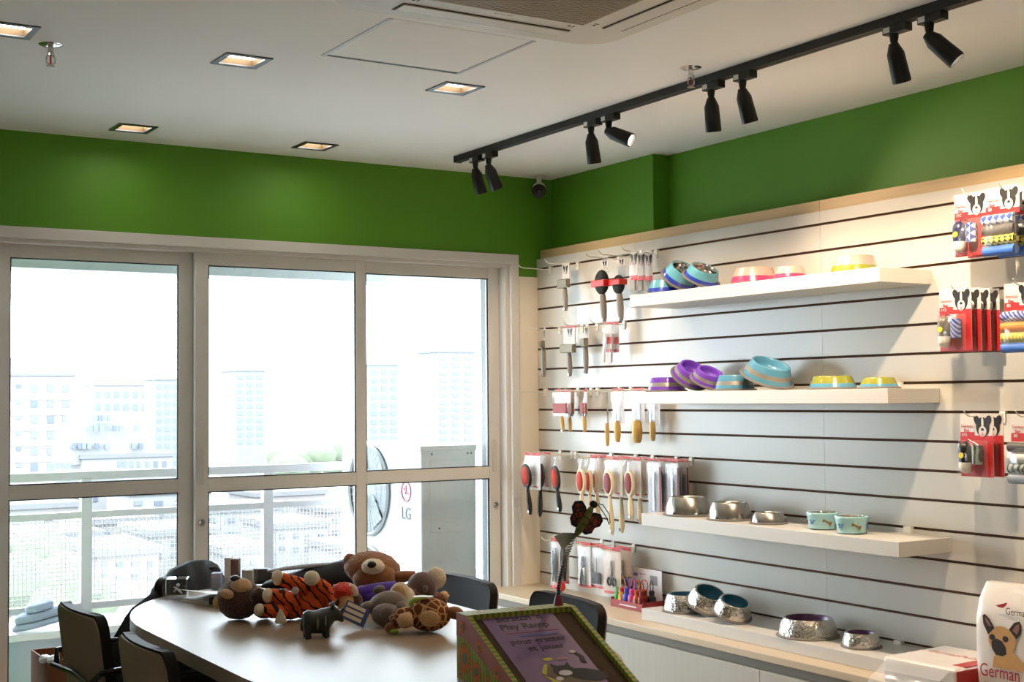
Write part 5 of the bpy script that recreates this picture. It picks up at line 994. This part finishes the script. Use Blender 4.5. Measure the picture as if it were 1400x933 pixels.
# monkey: beige foot, mauve head, cream ear
t = toy('plush_monkey', 'mauve brown plush monkey with a big beige foot sole', 564, 846)
E(t, 'body', MAU, (.0, .05, .058), (.055, .05, .050)); E(t, 'head', MAU, (.028, .055, .092), (.050, .046, .050)); E(t, 'eye_patch', GRB, (.040, .012, .092), (.010, .005, .012)); E(t, 'ear', CRM, (.072, .075, .118), (.034, .018, .036)); limb(t, 'leg', CRM, [(-.01, .03, .06), (-.035, -.01, .075), (-.045, -.02, .078)], [.03, .034, .036]); E(t, 'foot', CRM, (-.040, -.022, .070), (.036, .022, .050), (0, .15, 0)); E(t, 'foot_sole', TAN, (-.044, -.038, .070), (.028, .010, .042), (0, .15, 0))
t = toy('russet_plush', 'small fuzzy russet plush tuft behind the giraffe', 592, 842)
E(t, 'body', RUS, (.004, .055, .034), (.040, .030, .034), jit=.06); E(t, 'fur_edge', TAN, (.034, .055, .054), (.016, .018, .016), jit=.15)
# giraffe
t = toy('plush_giraffe', 'giraffe-patterned plush lying on its side in front of the other toys', 581, 866); t.scale = (.84, .84, .9)
E(t, 'body', GIR, (.014, .02, .058), (.080, .056, .056)); E(t, 'side_patch', TAN, (.020, -.036, .052), (.036, .012, .028)); E(t, 'snout', BRS, (.108, .01, .064), (.032, .024, .022), (0, .15, 0)); E(t, 'green_belly', GRN, (-.012, .035, .092), (.050, .030, .030)); limb(t, 'ear', TAN, [(-.050, -.020, .050), (-.078, -.034, .044), (-.095, -.036, .038)], [.026, .026, .012]); limb(t, 'leg', GIR, [(-.05, .01, .055), (-.09, .0, .05), (-.115, -.01, .035)], [.034, .032, .024]); E(t, 'hoof', BRS, (-.122, -.012, .020), (.022, .020, .018)); E(t, 'green_tag', GRN, (-.108, -.034, .010), (.016, .010, .009))
MB().box(-.040, .030, -.012, .012, .1195, .1225).build('white_stitching', CARDW, t)
# ================================================================== pieces of parts go one level deeper
RULES = {'eyelet': ('handle',), 'pin_pad': ('slicker_head',), 'capsule_window': ('capsule_top',), 'dog_picture': ('card', 'clear_hang_tab'), 'printed_strip': ('card', 'clear_hang_tab'), 'label_art': ('label_sheet',), 'printed_line': ('label_sheet',), 'wing_patch': ('wing',), 'body_ring': ('butterfly_body',),
         'fan_blade': ('fan_ring',), 'fan_guard': ('fan_ring',), 'fan_well': ('fan_ring',), 'nose': ('muzzle', 'head'), 'foot_sole': ('foot',), 'paw': ('leg', 'arm'), 'bone_print': ('outer_wall',), 'paw_print': ('outer_wall',), 'dog_portrait': ('bag',), 'small_print_line': ('bag', 'red_side'), 'round_symbol': ('bag',), 'leaping_dog_mark': ('bag',),
         'badge': ('sleeve',), 'flower_print': ('side_wall', 'top_ledge'), 'cushion': ('brush_head',), 'lettering': ('card', 'bag', 'label_sheet', 'pack', 'casing', 'panel'), 'card_print': ('picture_card',), 'antenna': ('butterfly_head',), 'lens': ('body', 'face'), 'screw': ('casing',), 'round_emblem': ('casing', 'panel')}
def centre(o):
    v = [o.matrix_basis @ Vector(c) for c in o.bound_box]; return sum(v, Vector())/8
base = lambda o: o.name.split('.')[0]
for root in [o for o in COL.objects if o.parent is None and o.children]:
    kids = list(root.children)
    for c in kids:
        r = RULES.get(base(c))
        if not r or c.type != 'MESH': continue
        cand = [k for k in kids if base(k) in r and k is not c and k.parent is root]
        if not cand: continue
        p = min(cand, key=lambda k: (centre(k)-centre(c)).length)
        c.parent = p; c.matrix_parent_inverse = p.matrix_basis.inverted()
